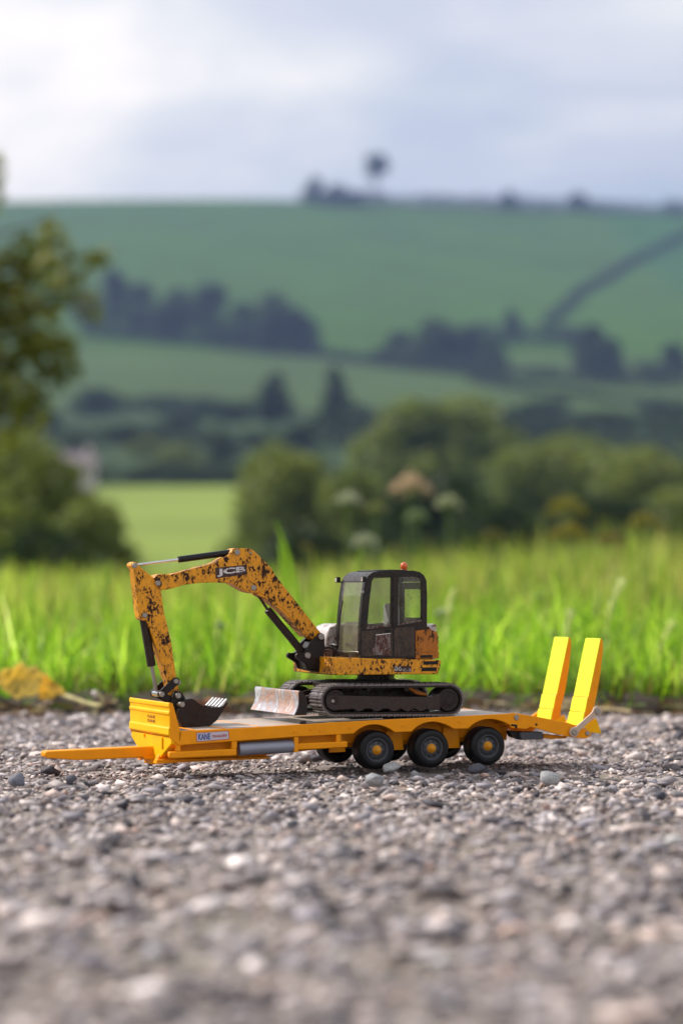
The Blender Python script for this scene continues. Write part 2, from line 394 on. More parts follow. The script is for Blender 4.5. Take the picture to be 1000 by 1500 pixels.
# small bolt heads along the fascia
for px, py in ((432, 1072), (469, 1070), (512, 1066), (590, 1063), (673, 1057), (455, 1068)):
    pin(at(px, py), 1.0, -DY - .35, -DY + .1, 'rivet', tr, 'trailer_orange_paint')
# headboard: ribbed pressing (cross-section drawn at its near end, run across the trailer)
hb = [(252.5, 1030.6), (248.8, 1029.6), (247.2, 1030.6), (247, 1036), (248.4, 1037.8), (248.4, 1042.4), (247, 1044), (247, 1047.2), (248.4, 1049), (248.6, 1065.8), (247, 1068), (246.8, 1077), (249.4, 1080), (256, 1081), (263.5, 1071.5)]
mb = MB(); q = P(hb); c0, c1 = q[0], q[-1]
mb.prism(q, -DY + .3, DY - .3)
head = build(mb, 'headboard', 'trailer_sunlit_paint', tr, .3)
for ya, yb in ((-DY, -DY + 1.2), (DY - 1.2, DY)):       # end cheeks, sloping back to the deck
    mb = MB(); mb.prism(P([(253, 1030.6), (248.3, 1029.4), (248.9, 1042), (248.9, 1066), (249.3, 1082), (262.5, 1092), (266, 1074), (264, 1070.5)]), ya, yb); build(mb, 'headboard_cheek', 'trailer_orange_paint', tr, .25)
hx = at(248.6, 1057)[0]
def frontplate(name, pts, x0, x1, m, parent=tr, bevel=.2):
    """outline in the cross plane (y,z), thickness along x"""
    mb = MB(); n = len(pts); mb.v = [(x0, y, z) for y, z in pts] + [(x1, y, z) for y, z in pts]
    mb.f = [tuple(range(n)), tuple(range(2 * n - 1, n - 1, -1))] + [(i, i + n, (i + 1) % n + n, (i + 1) % n) for i in range(n)]
    return build(mb, name, m, parent, bevel)
z1 = at(249.5, 1081)[1]; z2 = at(249.5, 1090)[1]; z3 = at(227, 1119)[1] - .2
frontplate('front_plate', [(-DY + .4, z1), (-DY + .4, z2), (-13, z3), (13, z3), (DY - .4, z2), (DY - .4, z1)], hx + .9, hx + 3, 'trailer_sunlit_paint')
for yy, zz in ((-24, z3 + 8), (11, z3 + 13)):
    frontplate('plate_rib', [(yy, z1 - .5), (yy, zz), (yy + 3, zz), (yy + 3, z1 - .5)], hx - .1, hx + .9, 'trailer_sunlit_paint')
# slanting under-bracket behind the front plate
frontplate('under_bracket', [(-DY + .6, z2 + 1), (-DY + .6, z2 - 1), (-13, z3 + .2), (13, z3 + .2), (DY - .6, z2 - 1), (DY - .6, z2 + 1)], hx + 3.05, hx + 9, 'trailer_orange_paint')
# raised small letters on the headboard
zc = at(248.6, 1057)[1]
def fronttext(s, y0, y1, za, zb, m, parent):
    cu = bpy.data.curves.new('headboard_lettering', 'FONT'); cu.body = s; cu.offset = .01; to = bpy.data.objects.new('t', cu); col.objects.link(to)
    me = bpy.data.meshes.new_from_object(to.evaluated_get(bpy.context.evaluated_depsgraph_get())); bpy.data.objects.remove(to)
    v = [(q.co.x, q.co.y) for q in me.vertices]; xs = [a for a, _ in v]; ys = [b for _, b in v]
    mb = MB(); mb.v = [(hx - .16, y1 + (y0 - y1) * (a - min(xs)) / (max(xs) - min(xs)), za + (zb - za) * (b - min(ys)) / (max(ys) - min(ys))) for a, b in v]
    mb.f = [tuple(p.vertices) for p in me.polygons]
    o = build(mb, 'headboard_lettering', m, parent); sd = o.modifiers.new('s', 'SOLIDIFY'); sd.thickness = .0002; sd.offset = 0
fronttext('KANE', -12, 3, zc + .3, zc + 2.1, 'emboss_brown', tr)
fronttext('KANE', -12, 3, zc - 2.2, zc - .4, 'emboss_brown', tr)
# chassis beams and cross members
for ya, yb in ((-18, -13), (13, 18)):
    mb = MB(); mb.prism(P([(250, 1085), (232, 1119.5), (300, 1116), (394, 1111.5), (396, 1107), (500, 1096), (748, 1085), (750, 1064), (500, 1070), (262, 1084)], -24), ya, yb); build(mb, 'chassis_beam', 'trailer_orange_paint', tr, .3)
for px in (285, 330, 380, 430, 480, 590, 675, 745):
    x, z = at(px, 1083 - (px - 285) * .05, -DY)
    mb = MB(); mb.box(x - 1, x + 1, -DY + 2.1, DY - 2.1, z - 1, z + 5.5); build(mb, 'cross_member', 'trailer_orange_paint', tr, .2)
# inner web seen through the side frames
mb = MB(); mb.prism(P([(266, 1086), (266, 1108), (345, 1104), (434, 1100), (509, 1094), (509, 1074)], -DY), -31, -30); build(mb, 'inner_web', 'trailer_orange_paint', tr)
# side guard rails and posts
side('guard_rail', [(248, 1102), (339.5, 1097.4), (347, 1097), (347, 1107.4), (252, 1111.6), (248.4, 1110.4)], -DY, -DY + 4, 'trailer_orange_paint', bevel=.7)
side('guard_rail', [(437.3, 1089.6), (509, 1086.2), (509, 1095.2), (437.3, 1098.8)], -DY, -DY + 4, 'trailer_orange_paint', bevel=.6)
for a in ([(339.7, 1086.3), (347.2, 1085.9), (347.2, 1096.9), (339.7, 1097.3)], [(431, 1080), (437.2, 1079.6), (437.2, 1102), (431, 1102.4)], [(492.5, 1076.3), (499, 1075.9), (499, 1086.5), (492.5, 1087)], [(258, 1092.4), (264.5, 1092.1), (264.5, 1101), (258, 1101.3)]):
    side('guard_post', a, -DY + .3, -DY + 3.6, 'trailer_orange_paint', bevel=.2)
side('bottom_rail', [(230, 1113.5), (394, 1108.5), (394, 1112), (300, 1115.5), (229, 1119.5)], -22, -18.05, 'trailer_orange_paint', bevel=.2)
# water tank: lying cylinder
ta = ypt(349, 1097.6, -DY + 4.2); tb = ypt(430.5, 1092.8, -DY + 4.2)
mb = MB(); d = (Vector(tb) - Vector(ta)).normalized() * .8; mb.tube([ta, tuple(Vector(ta) + d * .01), tuple(Vector(ta) + d), tuple(Vector(tb) - d), tuple(Vector(tb) - d * .01), tb], [3.0, 3.3, 3.9, 3.9, 3.3, 3.0], 24); build(mb, 'tank', 'tank_silver', tr, smooth=True)
# decal
dq = P([(287.8, 1087.2), (335.8, 1083.2), (334.8, 1070.6), (287.2, 1073.6)], -DY)
mb = MB(); mb.prism(dq, -DY - .12, -DY + .05); dec = build(mb, 'maker_plate', 'decal_white', tr)
def lerpq(q, u0, v0, u1, v1):
    A, B, C, D = [Vector(p) for p in q]; f = lambda u, v: tuple(A * (1 - u) * (1 - v) + B * u * (1 - v) + C * u * v + D * (1 - u) * v)
    return [f(u0, v0), f(u1, v0), f(u1, v1), f(u0, v1)]
mb = MB(); mb.prism([dq, lerpq(dq, .015, .05, .985, .95)], -DY - .2, -DY - .11); build(mb, 'plate_border', 'decal_red', dec)
text('plate_lettering', 'KANE', lerpq(dq, .05, .17, .43, .86), -DY - .12, 'decal_blue', dec, bold=.03, shear=.1)
text('plate_lettering', 'TRAILERS', lerpq(dq, .47, .33, .95, .62), -DY - .12, 'decal_red', dec, bold=.02, shear=.35)
# drawbar: tapering tongue reaching down to the stones
dr = P([(66, 1102.4), (70, 1100.8), (222, 1093.6), (250, 1092), (250, 1107), (222, 1109.6), (114, 1114.2), (107, 1113.6), (69, 1110.8), (66, 1108.6)], -5)
mb = MB(); mb.prism(dr, -5, 5); build(mb, 'drawbar', 'trailer_orange_paint', tr, .8, seg=3)
mb = MB(); mb.prism(P([(211, 1109), (224, 1108.4), (230, 1110), (230, 1120), (221.5, 1120.2), (221, 1113), (212, 1113.4)], -7), -7, 7); build(mb, 'drawbar_foot', 'trailer_orange_paint', tr, .4)
# wheels -----------------------------------------------------------
def ring(prof, n=44):
    mb = MB(); mb.lathe(prof, (0, 0), n); return mb
W2 = 11.7
tyre_prof = [(6.9, -.2), (7.3, -.75), (9.0, -1.0), (10.4, -.7), (11.2, .1), (11.55, 1.2)]
for g in range(4):
    y = 1.8 + g * 2.1; tyre_prof += [(W2, y), (W2, y + 1.3), (W2 - .45, y + 1.4), (W2 - .45, y + 2.0)]
tyre_prof += [(W2, 10.2), (11.55, 10.9), (11.2, 12), (10.2, 12.8), (7.3, 12.6), (6.9, 12)]
def wheel_parts():
    ty = build(ring(tyre_prof, 56), 'wheel', 'tyre_rubber', None, smooth=True)
    rp = [(7.0, -.35), (7.15, -.55), (6.7, -.62), (6.45, -.2), (6.1, .1), (5.9, .9), (5.5, 1.2), (5.2, .9), (4.2, .5), (3.6, .35), (3.3, .3), (.01, .3)]
    rm = build(ring(rp), 'rim', 'rim_grey', ty, smooth=True)
    mb = MB()
    for k in range(8):
        a = R(45 * k + 22); mb.lathe([(.01, -.05), (.5, -.05), (.55, .1), (.55, .7)], (4.35 * math.cos(a), 4.35 * math.sin(a)), 8)
    nt_ = build(mb, 'wheel_nuts', 'nut_dark', ty, smooth=True); nt_['kind'] = 'stuff'
    mb = MB()
    for k in range(10):
        a = R(36 * k); mb.lathe([(.01, 1.02), (.48, 1.02), (.5, 1.2)], (5.45 * math.cos(a), 5.45 * math.sin(a)), 8)
    hd = build(mb, 'hand_holes', 'dark_recess', ty); hd['kind'] = 'stuff'
    hub = build(ring([(.01, -2.4), (1.2, -2.35), (1.5, -2.1), (1.6, -1.3), (2.2, -1.2), (2.5, -.9), (2.55, 0), (2.9, .3)], 24), 'hub', 'hub_orange', ty, smooth=True)
    return ty
w0 = wheel_parts(); first = True
hubs = [(551.5, 1099.2), (631.5, 1096.6), (714, 1093.2)]
for px, py in hubs:
    x, z = at(px, py, -36)
    for sgn in (-1, 1):
        if first: o = w0; first = False
        else:
            o = w0.copy(); col.objects.link(o)
            for ch in w0.children:
                c = ch.copy(); col.objects.link(c); c.parent = o
        o.parent = tr; o.location = (x * .001, sgn * .0365, z * .001); o.rotation_euler = (0, R(px * 1.7), 0) if sgn < 0 else (0, R(px), math.pi)
    mb = MB(); mb.tube([(x, -30, z), (x, 30, z)], 1.8, 12); build(mb, 'axle', 'dark_recess', tr, smooth=True)
    mb = MB(); a0 = at(px - 27, py - 17, -30); mb.prism([(x - 7, z + 9), (x + 7, z + 9), (x + 3, z - 3), (x - 3, z - 3)], -21, -19); build(mb, 'spring_hanger', 'trailer_orange_paint', tr, .2)
# orange frame plates between the wheels
for px0, px1, t_, b_ in ((580, 602, 1070, 1101), (665, 685, 1066, 1098), (500, 516, 1073, 1104)):
    side('frame_plate', [(px0, t_), (px1, t_ - 1), (px1 + 4, b_), (px0 - 4, b_ + 1)], -24, -22, 'trailer_orange_paint', bevel=.2, ty=-DY)
for ya, yb in ((-21, -20), (20, 21)):
    mb = MB(); mb.prism(P([(512, 1062), (575, 1058), (650, 1054), (752, 1049), (752, 1080), (690, 1084), (600, 1089), (512, 1092)], -DY), ya, yb); build(mb, 'wheel_well', 'trailer_orange_paint', tr, .2)
# beaver tail ---------------------------------------------------------
tail = [(748, 1045.2), (752, 1044.6), (785.6, 1050), (833, 1059.4), (846, 1064), (861, 1069.5), (865.5, 1074), (864.5, 1079), (856, 1082.6), (832, 1079.6), (812, 1075), (794, 1069.5), (784, 1067), (776, 1065.3), (771, 1068.4), (760, 1067.6), (748, 1066.4)]
for ya, yb in ((-DY, -DY + 2.2), (DY - 2.2, DY)):
    mb = MB(); mb.prism(P(tail), ya, yb); build(mb, 'tail_side', 'trailer_orange_paint', tr, .3)
tt = P([(749, 1047), (785, 1052), (833, 1061.5), (858, 1071)], -DY)
mb = MB(); mb.prism(tt + [(x, z - 1.2) for x, z in reversed(tt)], -DY + 2.3, DY - 2.3); build(mb, 'tail_deck', 'trailer_orange_paint', tr, .2)
pin(at(756, 1051.3), 1.7, -DY - .7, -DY, 'tail_bolt', tr); pin(at(860, 1074.4), 1.5, -DY - .7, -DY, 'tail_bolt', tr)
pin(at(785.2, 1061.6), .95, -DY - .12, -DY + .05, 'bolt_hole', tr, 'dark_recess')
side('tail_slot', [(748.5, 1060.8), (757.5, 1062), (757.5, 1067.3), (754, 1067), (754, 1064.6), (748.5, 1064)], -DY - .1, -DY + .05, 'dark_recess', bevel=0)
side('tail_light_box', [(761.8, 1072.6), (794, 1072.6), (795.6, 1077), (795.6, 1083.4), (764, 1084.3), (761.4, 1079)], -37, -27, 'grey_plastic', bevel=.5)
side('tail_light_bracket', [(746, 1071), (761, 1072), (761, 1083), (750, 1080)], -35, -29, 'dark_recess', bevel=.3)
side('rear_beam', [(796, 1075), (830, 1079), (830, 1082), (807, 1083), (796, 1081)], -32, 32, 'trailer_orange_paint', bevel=.3)
# lever arm
a = at(838.4, 1072.6, -DY); b = at(872.4, 1042.2, -DY)
mb = MB(); mb.prism(circ(a, 3.1, 18), -DY - 2.2, -DY - 1.0); 
mb = MB(); dv = (Vector(b) - Vector(a)).normalized(); nv = Vector((-dv.y, dv.x))
pts = []
av, bv_ = Vector(a), Vector(b); ang = math.degrees(math.atan2(dv.y, dv.x))
pts += [tuple(av + Vector((math.cos(R(t)), math.sin(R(t)))) * 3.1) for t in np.linspace(ang + 40, ang + 320, 14)]
pts += [tuple(av + dv * 4.2 - nv * 1.75), tuple(bv_ - dv * 4.2 - nv * 1.75)]
pts += [tuple(bv_ + Vector((math.cos(R(t)), math.sin(R(t)))) * 3.1) for t in np.linspace(ang - 140, ang + 140, 14)]
pts += [tuple(bv_ - dv * 4.2 + nv * 1.75), tuple(av + dv * 4.2 + nv * 1.75)]
mb.prism(pts, -DY - 2.2, -DY - .8); lv = build(mb, 'lever_arm', 'lever_beige', tr, .3)
for c_ in (a, b): 
    pin(c_, 1.9, -DY - 3.1, -DY - 2.1, 'lever_bolt', lv)
# ramps ----------------------------------------------------------------
rf = [(880, 935.2), (862, 1021.5), (860.9, 1022), (857.2, 1043.5), (856.4, 1044), (853.5, 1064)]
rb = [(866, 1062), (868.5, 1040), (873.5, 1020), (879.5, 985), (883.2, 950), (882.6, 938)]
def ramp_piece(y0, y1):
    top = rf + [(860, 1068)] + rb
    body = MB(); body.prism(P(top, -33), y0, y1); o = build(body, 'ramp', 'trailer_orange_paint', tr, .25)
    f = P([(880, 935.2), (853.5, 1064)], -33)
    segs = [((880, 935.4), (862.3, 1021)), ((861.6, 1022.4), (857.5, 1043)), ((856.9, 1044.4), (853.6, 1063))]
    for i, (s0, s1) in enumerate(segs):
        s0, s1 = P([s0, s1], -33); e = .45 + .25 * i
        mb = MB(); mb.prism([s0, s1, (s1[0] - e, s1[1] - .1), (s0[0] - e, s0[1] - .1)], y0 + .15, y1 - .15); build(mb, 'tread_plate', 'ramp_lemon', o, .12)
    return o
ramp_piece(-33, -13); ramp_piece(10, 30)
for y0, y1 in ((-13 + .2, -13 + 3.0), (30.2, 33)):
    mb = MB(); mb.prism(P([(846, 1064), (853, 1060), (866, 1040), (872, 1041), (877, 1060), (876, 1066), (858, 1072)], -33), y0, y1); build(mb, 'ramp_hinge', 'trailer_orange_paint', tr, .3)
mb = MB(); mb.prism(P([(829, 1067), (843, 1059), (859, 1047.5), (862, 1052), (860, 1068)], -33), 30.3, 33); build(mb, 'ramp_hinge', 'trailer_orange_paint', tr, .3)
for y0, y1 in ((-33, -13.4), (10, 30)):
    mb = MB(); mb.prism(P([(853, 1066), (874, 1052.5), (882, 1075.2), (866, 1073.8), (858, 1076)], -34), y0 - .4, y1); build(mb, 'ramp_foot', 'trailer_sunlit_paint', tr, .4)
p = ypt(856, 1069, -36); mb = MB(); mb.tube([(p[0], -36, p[2]), (p[0], 36, p[2])], 1.2, 12); build(mb, 'hinge_bar', 'pin_metal', tr, smooth=True)

# thin grey rod lying on the deck beside the tracks
p0 = ypt(446, 1060.2, -36); p1 = ypt(510, 1056.2, -36); p2 = ypt(560, 1053.2, -36.4)
def deckz(x):
    xs = [q[0] for q in tp]; zs = [q[1] for q in tp]; return float(np.interp(x, xs, zs))
rod = toy('metal_rod', p0[0], -36, deckz(p0[0]))
tag(rod, 'thin grey metal rod with a black end lying on the trailer deck edge', 'rod')
mb = MB(); mb.tube([(p[0], y, deckz(p[0]) + .55) for p, y in ((p0, -36.2), (p1, -36.4), (p2, -36.6))], .5, 8); build(mb, 'rod_bar', 'pin_metal', rod, smooth=True)
mb = MB(); mb.tube([(p0[0] - 3.2, -36.1, deckz(p0[0] - 3) + .75), (p0[0] + .6, -36.2, deckz(p0[0]) + .75)], .85, 10); build(mb, 'rod_end', 'ram_black', rod, smooth=True)

# ================================================================== EXCAVATOR
bx, bz = at(575, 1050, -30)
ev = toy('toy_excavator', bx, 0, bz)
tag(ev, 'muddy yellow toy tracked excavator with black cab, standing on the trailer deck', 'toy excavator')
def epl(name, pts, y0, y1, m, bevel=.25, parent=ev, ty=None, **k):
    mb = MB()
    if isinstance(pts[0][0], (int, float)): pts = [pts]
    mb.prism([P(q, y0 if ty is None else ty) for q in pts], y0, y1); return build(mb, name, m, parent, bevel, **k)
# tracks ------------------------------------------------------------
fc = at(491.5, 1026.3, -36); rc = at(657.5, 1025.2, -36)
RF, RR = 9.2, 9.6
def track_path():
    """closed loop round idler and sprocket, as (x, z, angle) samples by length"""
    a = math.atan2(rc[1] - fc[1], rc[0] - fc[0]); pts = []
    for t in np.linspace(90, 270, 40): pts.append((fc[0] + RF * math.cos(a + R(t)), fc[1] + RF * math.sin(a + R(t))))
    for t in np.linspace(-90, 90, 40): pts.append((rc[0] + RR * math.cos(a + R(t)), rc[1] + RR * math.sin(a + R(t))))
    return pts
tpth = np.array(track_path() + track_path()[:1]); seg_ = np.hypot(*np.diff(tpth, axis=0).T); cum = np.concatenate([[0], np.cumsum(seg_)])
NSH = 50
shoe_me = None
def shoe_mesh(halfw):
    mb = MB(); L_ = cum[-1] / NSH
    mb.prism([(-L_ * .46, -.9), (L_ * .46, -.9), (L_ * .46, 0), (L_ * .36, .1), (L_ * .33, .75), (L_ * .20, .75), (L_ * .17, .1), (-L_ * .12, .1), (-L_ * .15, .45), (-L_ * .3, .45), (-L_ * .33, .05), (-L_ * .46, 0)], -halfw, halfw)
    me = bpy.data.meshes.new('track_shoe'); me.from_pydata([(x * .001, y * .001, z * .001) for x, y, z in mb.v], [], mb.f); me.materials.append(MATS['shoe_sunlit']); return me
for ya, yb in ((-36, -17), (17, 36)):
    # belt (inner link chain) as the track's own mesh
    mb = MB(); inn = []
    a = math.atan2(rc[1] - fc[1], rc[0] - fc[0])
    for t in np.linspace(90, 270, 20): inn.append((fc[0] + (RF - 2.1) * math.cos(a + R(t)), fc[1] + (RF - 2.1) * math.sin(a + R(t))))
    for t in np.linspace(-90, 90, 20): inn.append((rc[0] + (RR - 2.1) * math.cos(a + R(t)), rc[1] + (RR - 2.1) * math.sin(a + R(t))))
    outl = []
    for t in np.linspace(90, 270, 20): outl.append((fc[0] + (RF - .85) * math.cos(a + R(t)), fc[1] + (RF - .85) * math.sin(a + R(t))))
    for t in np.linspace(-90, 90, 20): outl.append((rc[0] + (RR - .85) * math.cos(a + R(t)), rc[1] + (RR - .85) * math.sin(a + R(t))))
    mb.prism([outl, inn], ya + .35, yb - .35); tk = build(mb, 'track', 'track_dark', ev)
    if shoe_me is None: shoe_me = shoe_mesh(9.5)
    off = OFF[ev.name]
    for k in range(NSH):
        d0 = cum[-1] * (k + .5) / NSH; x = np.interp(d0, cum, tpth[:, 0]); z = np.interp(d0, cum, tpth[:, 1])
        i = max(0, np.searchsorted(cum, d0) - 1); dx, dz_ = tpth[(i + 1) % len(tpth)] - tpth[i]
        so_ = link('track_shoe', shoe_me, tk)
        so_.location = ((x - off[0]) * .001, ((ya + yb) / 2) * .001, (z - off[2]) * .001)
        so_.rotation_euler = (0, -math.atan2(dz_, dx) + math.pi, 0)
    s = -1 if ya < 0 else 1; yo = ya if s < 0 else yb
    # sprocket and idler discs
    for c_, rr, nm in ((fc, RF - 2.6, 'idler_wheel'), (rc, RR - 2.4, 'drive_sprocket')):
        mb = MB(); prof = [(.01, yo - s * .6), (2.6, yo - s * .6), (2.8, yo - s * 1.0), (4.6, yo - s * 1.2), (4.9, yo - s * .9), (rr - .6, yo - s * .9), (rr, yo - s * 1.6), (rr, (ya + yb) / 2 + s * -6), (.01, (ya + yb) / 2 + s * -6)]
        mb.lathe(prof, c_, 32); build(mb, nm, 'track_dark', tk, smooth=True)
    # side frame with scalloped lower edge
    fr = [(478, 1029), (479, 1023), (484, 1019.8), (500, 1019.5), (560, 1020.6), (632, 1021.4), (641, 1017), (645, 1017), (645, 1040), (638, 1041), (632, 1041.5), (624, 1038)]
    low = []
    for cx_ in (617, 597, 578, 553, 527):
        low += [(cx_ + 8, 1038.2), (cx_ + 4, 1041), (cx_, 1042.2), (cx_ - 4, 1041), (cx_ - 8, 1038.4)]
    fr += low + [(500, 1040), (486, 1039.5), (480, 1036)]
    fr = P(fr, -36); mb = MB(); mb.prism(fr, yo - s * .7 * 1, yo - s * 7); bm_ = build(mb, 'track_frame', 'track_frame', tk, .35)
    for cx_ in (527, 553, 578, 604, 630):
        c_ = at(cx_, 1041.5, -36); mb = MB(); mb.lathe([(.01, ya + 5), (2.0, ya + 5), (2.0, yb - 5), (.01, yb - 5)], (c_[0], c_[1] + .3), 14); build(mb, 'roller', 'track_dark', tk, smooth=True)
    for cx_ in (545, 600):
        c_ = at(cx_, 1009.5, -36); mb = MB(); mb.lathe([(.01, ya + 5), (1.5, ya + 5), (1.5, yb - 5), (.01, yb - 5)], c_, 12); build(mb, 'top_roller', 'track_dark', tk, smooth=True)
    if s < 0: pin(at(488, 1027.3, -36), 1.1, yo + .3, yo + .9, 'frame_bolt', tk)
# undercarriage body
epl('undercarriage', [(505, 1003), (595, 1001), (604, 1006), (626, 1018), (626, 1034), (498, 1034), (496, 1012)], -16.9, 16.9, 'track_dark', .6, ty=-16.9)
epl('centre_deck', [(478, 1000.5), (500, 996.6), (596, 996.4), (606, 1001), (606, 1006), (480, 1008)], -17, 14, 'track_dark', .5, ty=-10)
epl('brace', [(594, 1007), (599, 1005.5), (612, 1011.5), (626, 1016.5), (625, 1020), (611, 1018)], -30, -27, 'rusty_cover', .5)
p = at(550, 997, 0); q = at(550, 984, 0)
mb = MB(); mb_c = []
k = len(mb.v)
def vlathe(mb, prof, cx_, cy_, n=36):
    k = len(mb.v)
    for r_, z in prof:
        for j in range(n):
            t = 2 * math.pi * j / n; mb.v.append((cx_ + r_ * math.cos(t), cy_ + r_ * math.sin(t), z))
    for i in range(len(prof) - 1):
        for j in range(n):
            a_ = k + i * n + j; b_ = k + i * n + (j + 1) % n; mb.f.append((a_, b_, b_ + n, a_ + n))
vlathe(mb, [(.01, p[1] - 1), (12.4, p[1] - 1), (12.4, p[1] + 1.2), (11.4, p[1] + 1.3), (11.4, q[1]), (.01, q[1])], p[0], 0)
build(mb, 'slew_ring', 'black_metal', ev, smooth=True)
# house skirt ---------------------------------------------------------
sk = [(491.3, 963.6), (533, 964.4), (560, 965.4), (640, 966.6), (646.6, 968), (644.6, 978), (641, 988), (600, 988), (560, 988.4), (491.3, 989)]
hs = epl('house_skirt', sk, -34.6, 36, 'digger_yellow', .5)
for a in ([(620.5, 968.8), (641, 968.4), (641.5, 973.4), (619.5, 974)], [(618, 978), (640, 977.6), (638.6, 983.2), (616.6, 983.6)]):
    epl('louvre', a, -34.75, -34.4, 'dark_recess', .1, parent=hs)
epl('front_step', [(484, 972), (491, 971), (491, 989), (484, 989)], -15, 33, 'digger_yellow', .5, ty=-15)
# model lettering on the skirt
mq = P([(577, 984.6), (602, 984.6), (602, 975.8), (577, 975.8)], -34.6)
mb = MB(); mb.prism(mq, -34.72, -34.5); md = build(mb, 'model_plate', 'decal_dark', ev)
text('model_lettering', '86', lerpq(mq, .0, .22, .44, .92), -34.72, 'letter_white', md, bold=.005)
text('model_lettering', 'C-2', lerpq(mq, .52, .12, .98, .55), -34.72, 'letter_white', md, bold=.0)
# rear engine cover: stepped block with louvred back
ec = [(608.4, 923.5), (612, 922.6), (625, 921.8), (628, 917.5), (631, 922.6), (640.4, 925.6), (641, 931), (643, 932.5), (641.2, 938), (643, 940), (641.2, 946), (643.2, 948), (641.4, 954), (643.4, 956), (642.4, 964.6), (608.4, 965.6)]
co_ = epl('engine_cover', ec, -33.8, 36, 'rusty_cover', .4)
epl('cover_panel', [(611, 927), (637.5, 928.6), (638, 955), (612, 955.4)], -34.2, -33.7, 'rusty_cover', .3, parent=co_)
epl('louvre', [(615.5, 960), (633, 959.6), (633.5, 963.6), (615, 964)], -34.0, -33.6, 'dark_recess', .1, parent=co_)
epl('hood_top', [(612, 921), (625, 912), (631, 913.4), (641, 924.6), (640, 926)], -20, 34, 'hood_white', .8, ty=-33.8)
epl('counterweight', [(641.4, 931), (645, 935), (646, 960), (643.6, 966.5), (641.4, 966.5)], -24, 26, 'rusty_cover', .6, ty=-33.8)
# right-hand body behind the boom
rb_ = [(476.5, 952), (477, 938), (480, 925), (485, 918), (495, 914), (640, 914), (640, 966), (476, 966)]
epl('side_hood', rb_, 7.5, 33, 'hood_white', 1.6, ty=7.5, seg=4)
epl('hood_front_box', [(474, 951), (495, 950), (495, 968), (474, 969.4)], 6, 32, 'hood_grey', .6, ty=7)
epl('front_lamp_block', [(476.5, 971), (486, 970.6), (486, 978.4), (476.5, 979)], 2, 30, 'trailer_sunlit_paint', .5, ty=2)
epl('front_lamp_block', [(476.5, 982.6), (484, 982.4), (484, 987), (476.5, 987.4)], 2, 28, 'trailer_sunlit_paint', .5, ty=2)
# hand rail
mb = MB(); mb.tube([ypt(475, 949.5, -4), ypt(481, 949, -6), ypt(488, 950, -8), ypt(489, 956, -8), ypt(488.6, 985, -8)], .75, 8); build(mb, 'grab_rail', 'black_metal', ev, smooth=True)
mb = MB(); mb.tube([ypt(482, 976, -8), ypt(488.6, 976, -8)], .9, 8); mb.tube([ypt(484, 945, 0), ypt(490, 945.6, -8), ypt(494, 947, -10)], 1.3, 8); build(mb, 'hose', 'black_metal', ev, smooth=True)
# cab -------------------------------------------------------------------
CY0, CY1 = -34.0, 4.0
cabo = [(527, 964), (526.6, 930), (528, 905), (531, 873), (534.4, 852), (538.6, 844), (545, 838.8), (553, 836.8), (576, 835.6), (606, 836), (614.5, 838), (621, 843), (624.6, 851), (625.4, 870), (625.2, 921.5), (608.3, 924), (608, 964.8)]
dw = [(547.5, 846.8), (573, 846.2), (572, 914.5), (537.4, 919), (541, 880), (544.6, 851)]
rw = [(583.6, 845.8), (606, 844.6), (613.5, 846.4), (617, 851), (617, 908), (582.6, 913.6)]
cab = epl('cab', [cabo, dw, rw], CY0, CY0 + 1.6, 'cab_black', .25)
co_l = P(cabo, CY0); 
def cplate(name, pts2, y0, y1, m='cab_black', bevel=.2, parent=cab):
    mb = MB(); mb.prism(pts2, y0, y1); return build(mb, name, m, parent, bevel)
# far side wall with its own, smaller openings (same outline)
mb = MB(); mb.prism([co_l, P([(536.5, 852), (541, 847), (549, 842.4), (606, 841.6), (616, 847), (619.5, 855), (619.5, 910), (590, 914), (530, 918), (533, 880)], CY0)], CY1 - 1.6, CY1); build(mb, 'far_wall', 'cab_black', cab, .2)
# roof: strip following the outline from windscreen head to the rear post
def strip(pts_px, th, y0, y1, name, m, parent=cab, bevel=.2):
    q = P(pts_px, CY0); o_ = []
    for i, (x, z) in enumerate(q):
        a_ = Vector(q[max(i - 1, 0)]); b_ = Vector(q[min(i + 1, len(q) - 1)]); d_ = (b_ - a_).normalized(); o_.append((x + d_.y * th, z - d_.x * th))
    mb = MB(); mb.prism(q + o_[::-1], y0, y1); return build(mb, name, m, parent, bevel)
strip([(534.4, 852), (538.6, 844), (545, 838.8), (553, 836.8), (576, 835.6), (606, 836), (614.5, 838), (621, 843), (624.6, 851)], 1.3, CY0 + 1.65, CY1 - 1.65, 'roof', 'cab_black')
roofp = strip([(552, 835.6), (576, 834.2), (600, 834.6)], 1.2, CY0 + 6, CY1 - 6, 'roof_hatch', 'cab_black')
strip([(625.2, 905), (625.2, 921.5)], 1.2, CY0 + 1.65, CY1 - 1.65, 'rear_panel', 'cab_muddy')
strip([(624.8, 853), (625.3, 863)], 1.2, CY0 + 1.65, CY1 - 1.65, 'rear_header', 'cab_black')
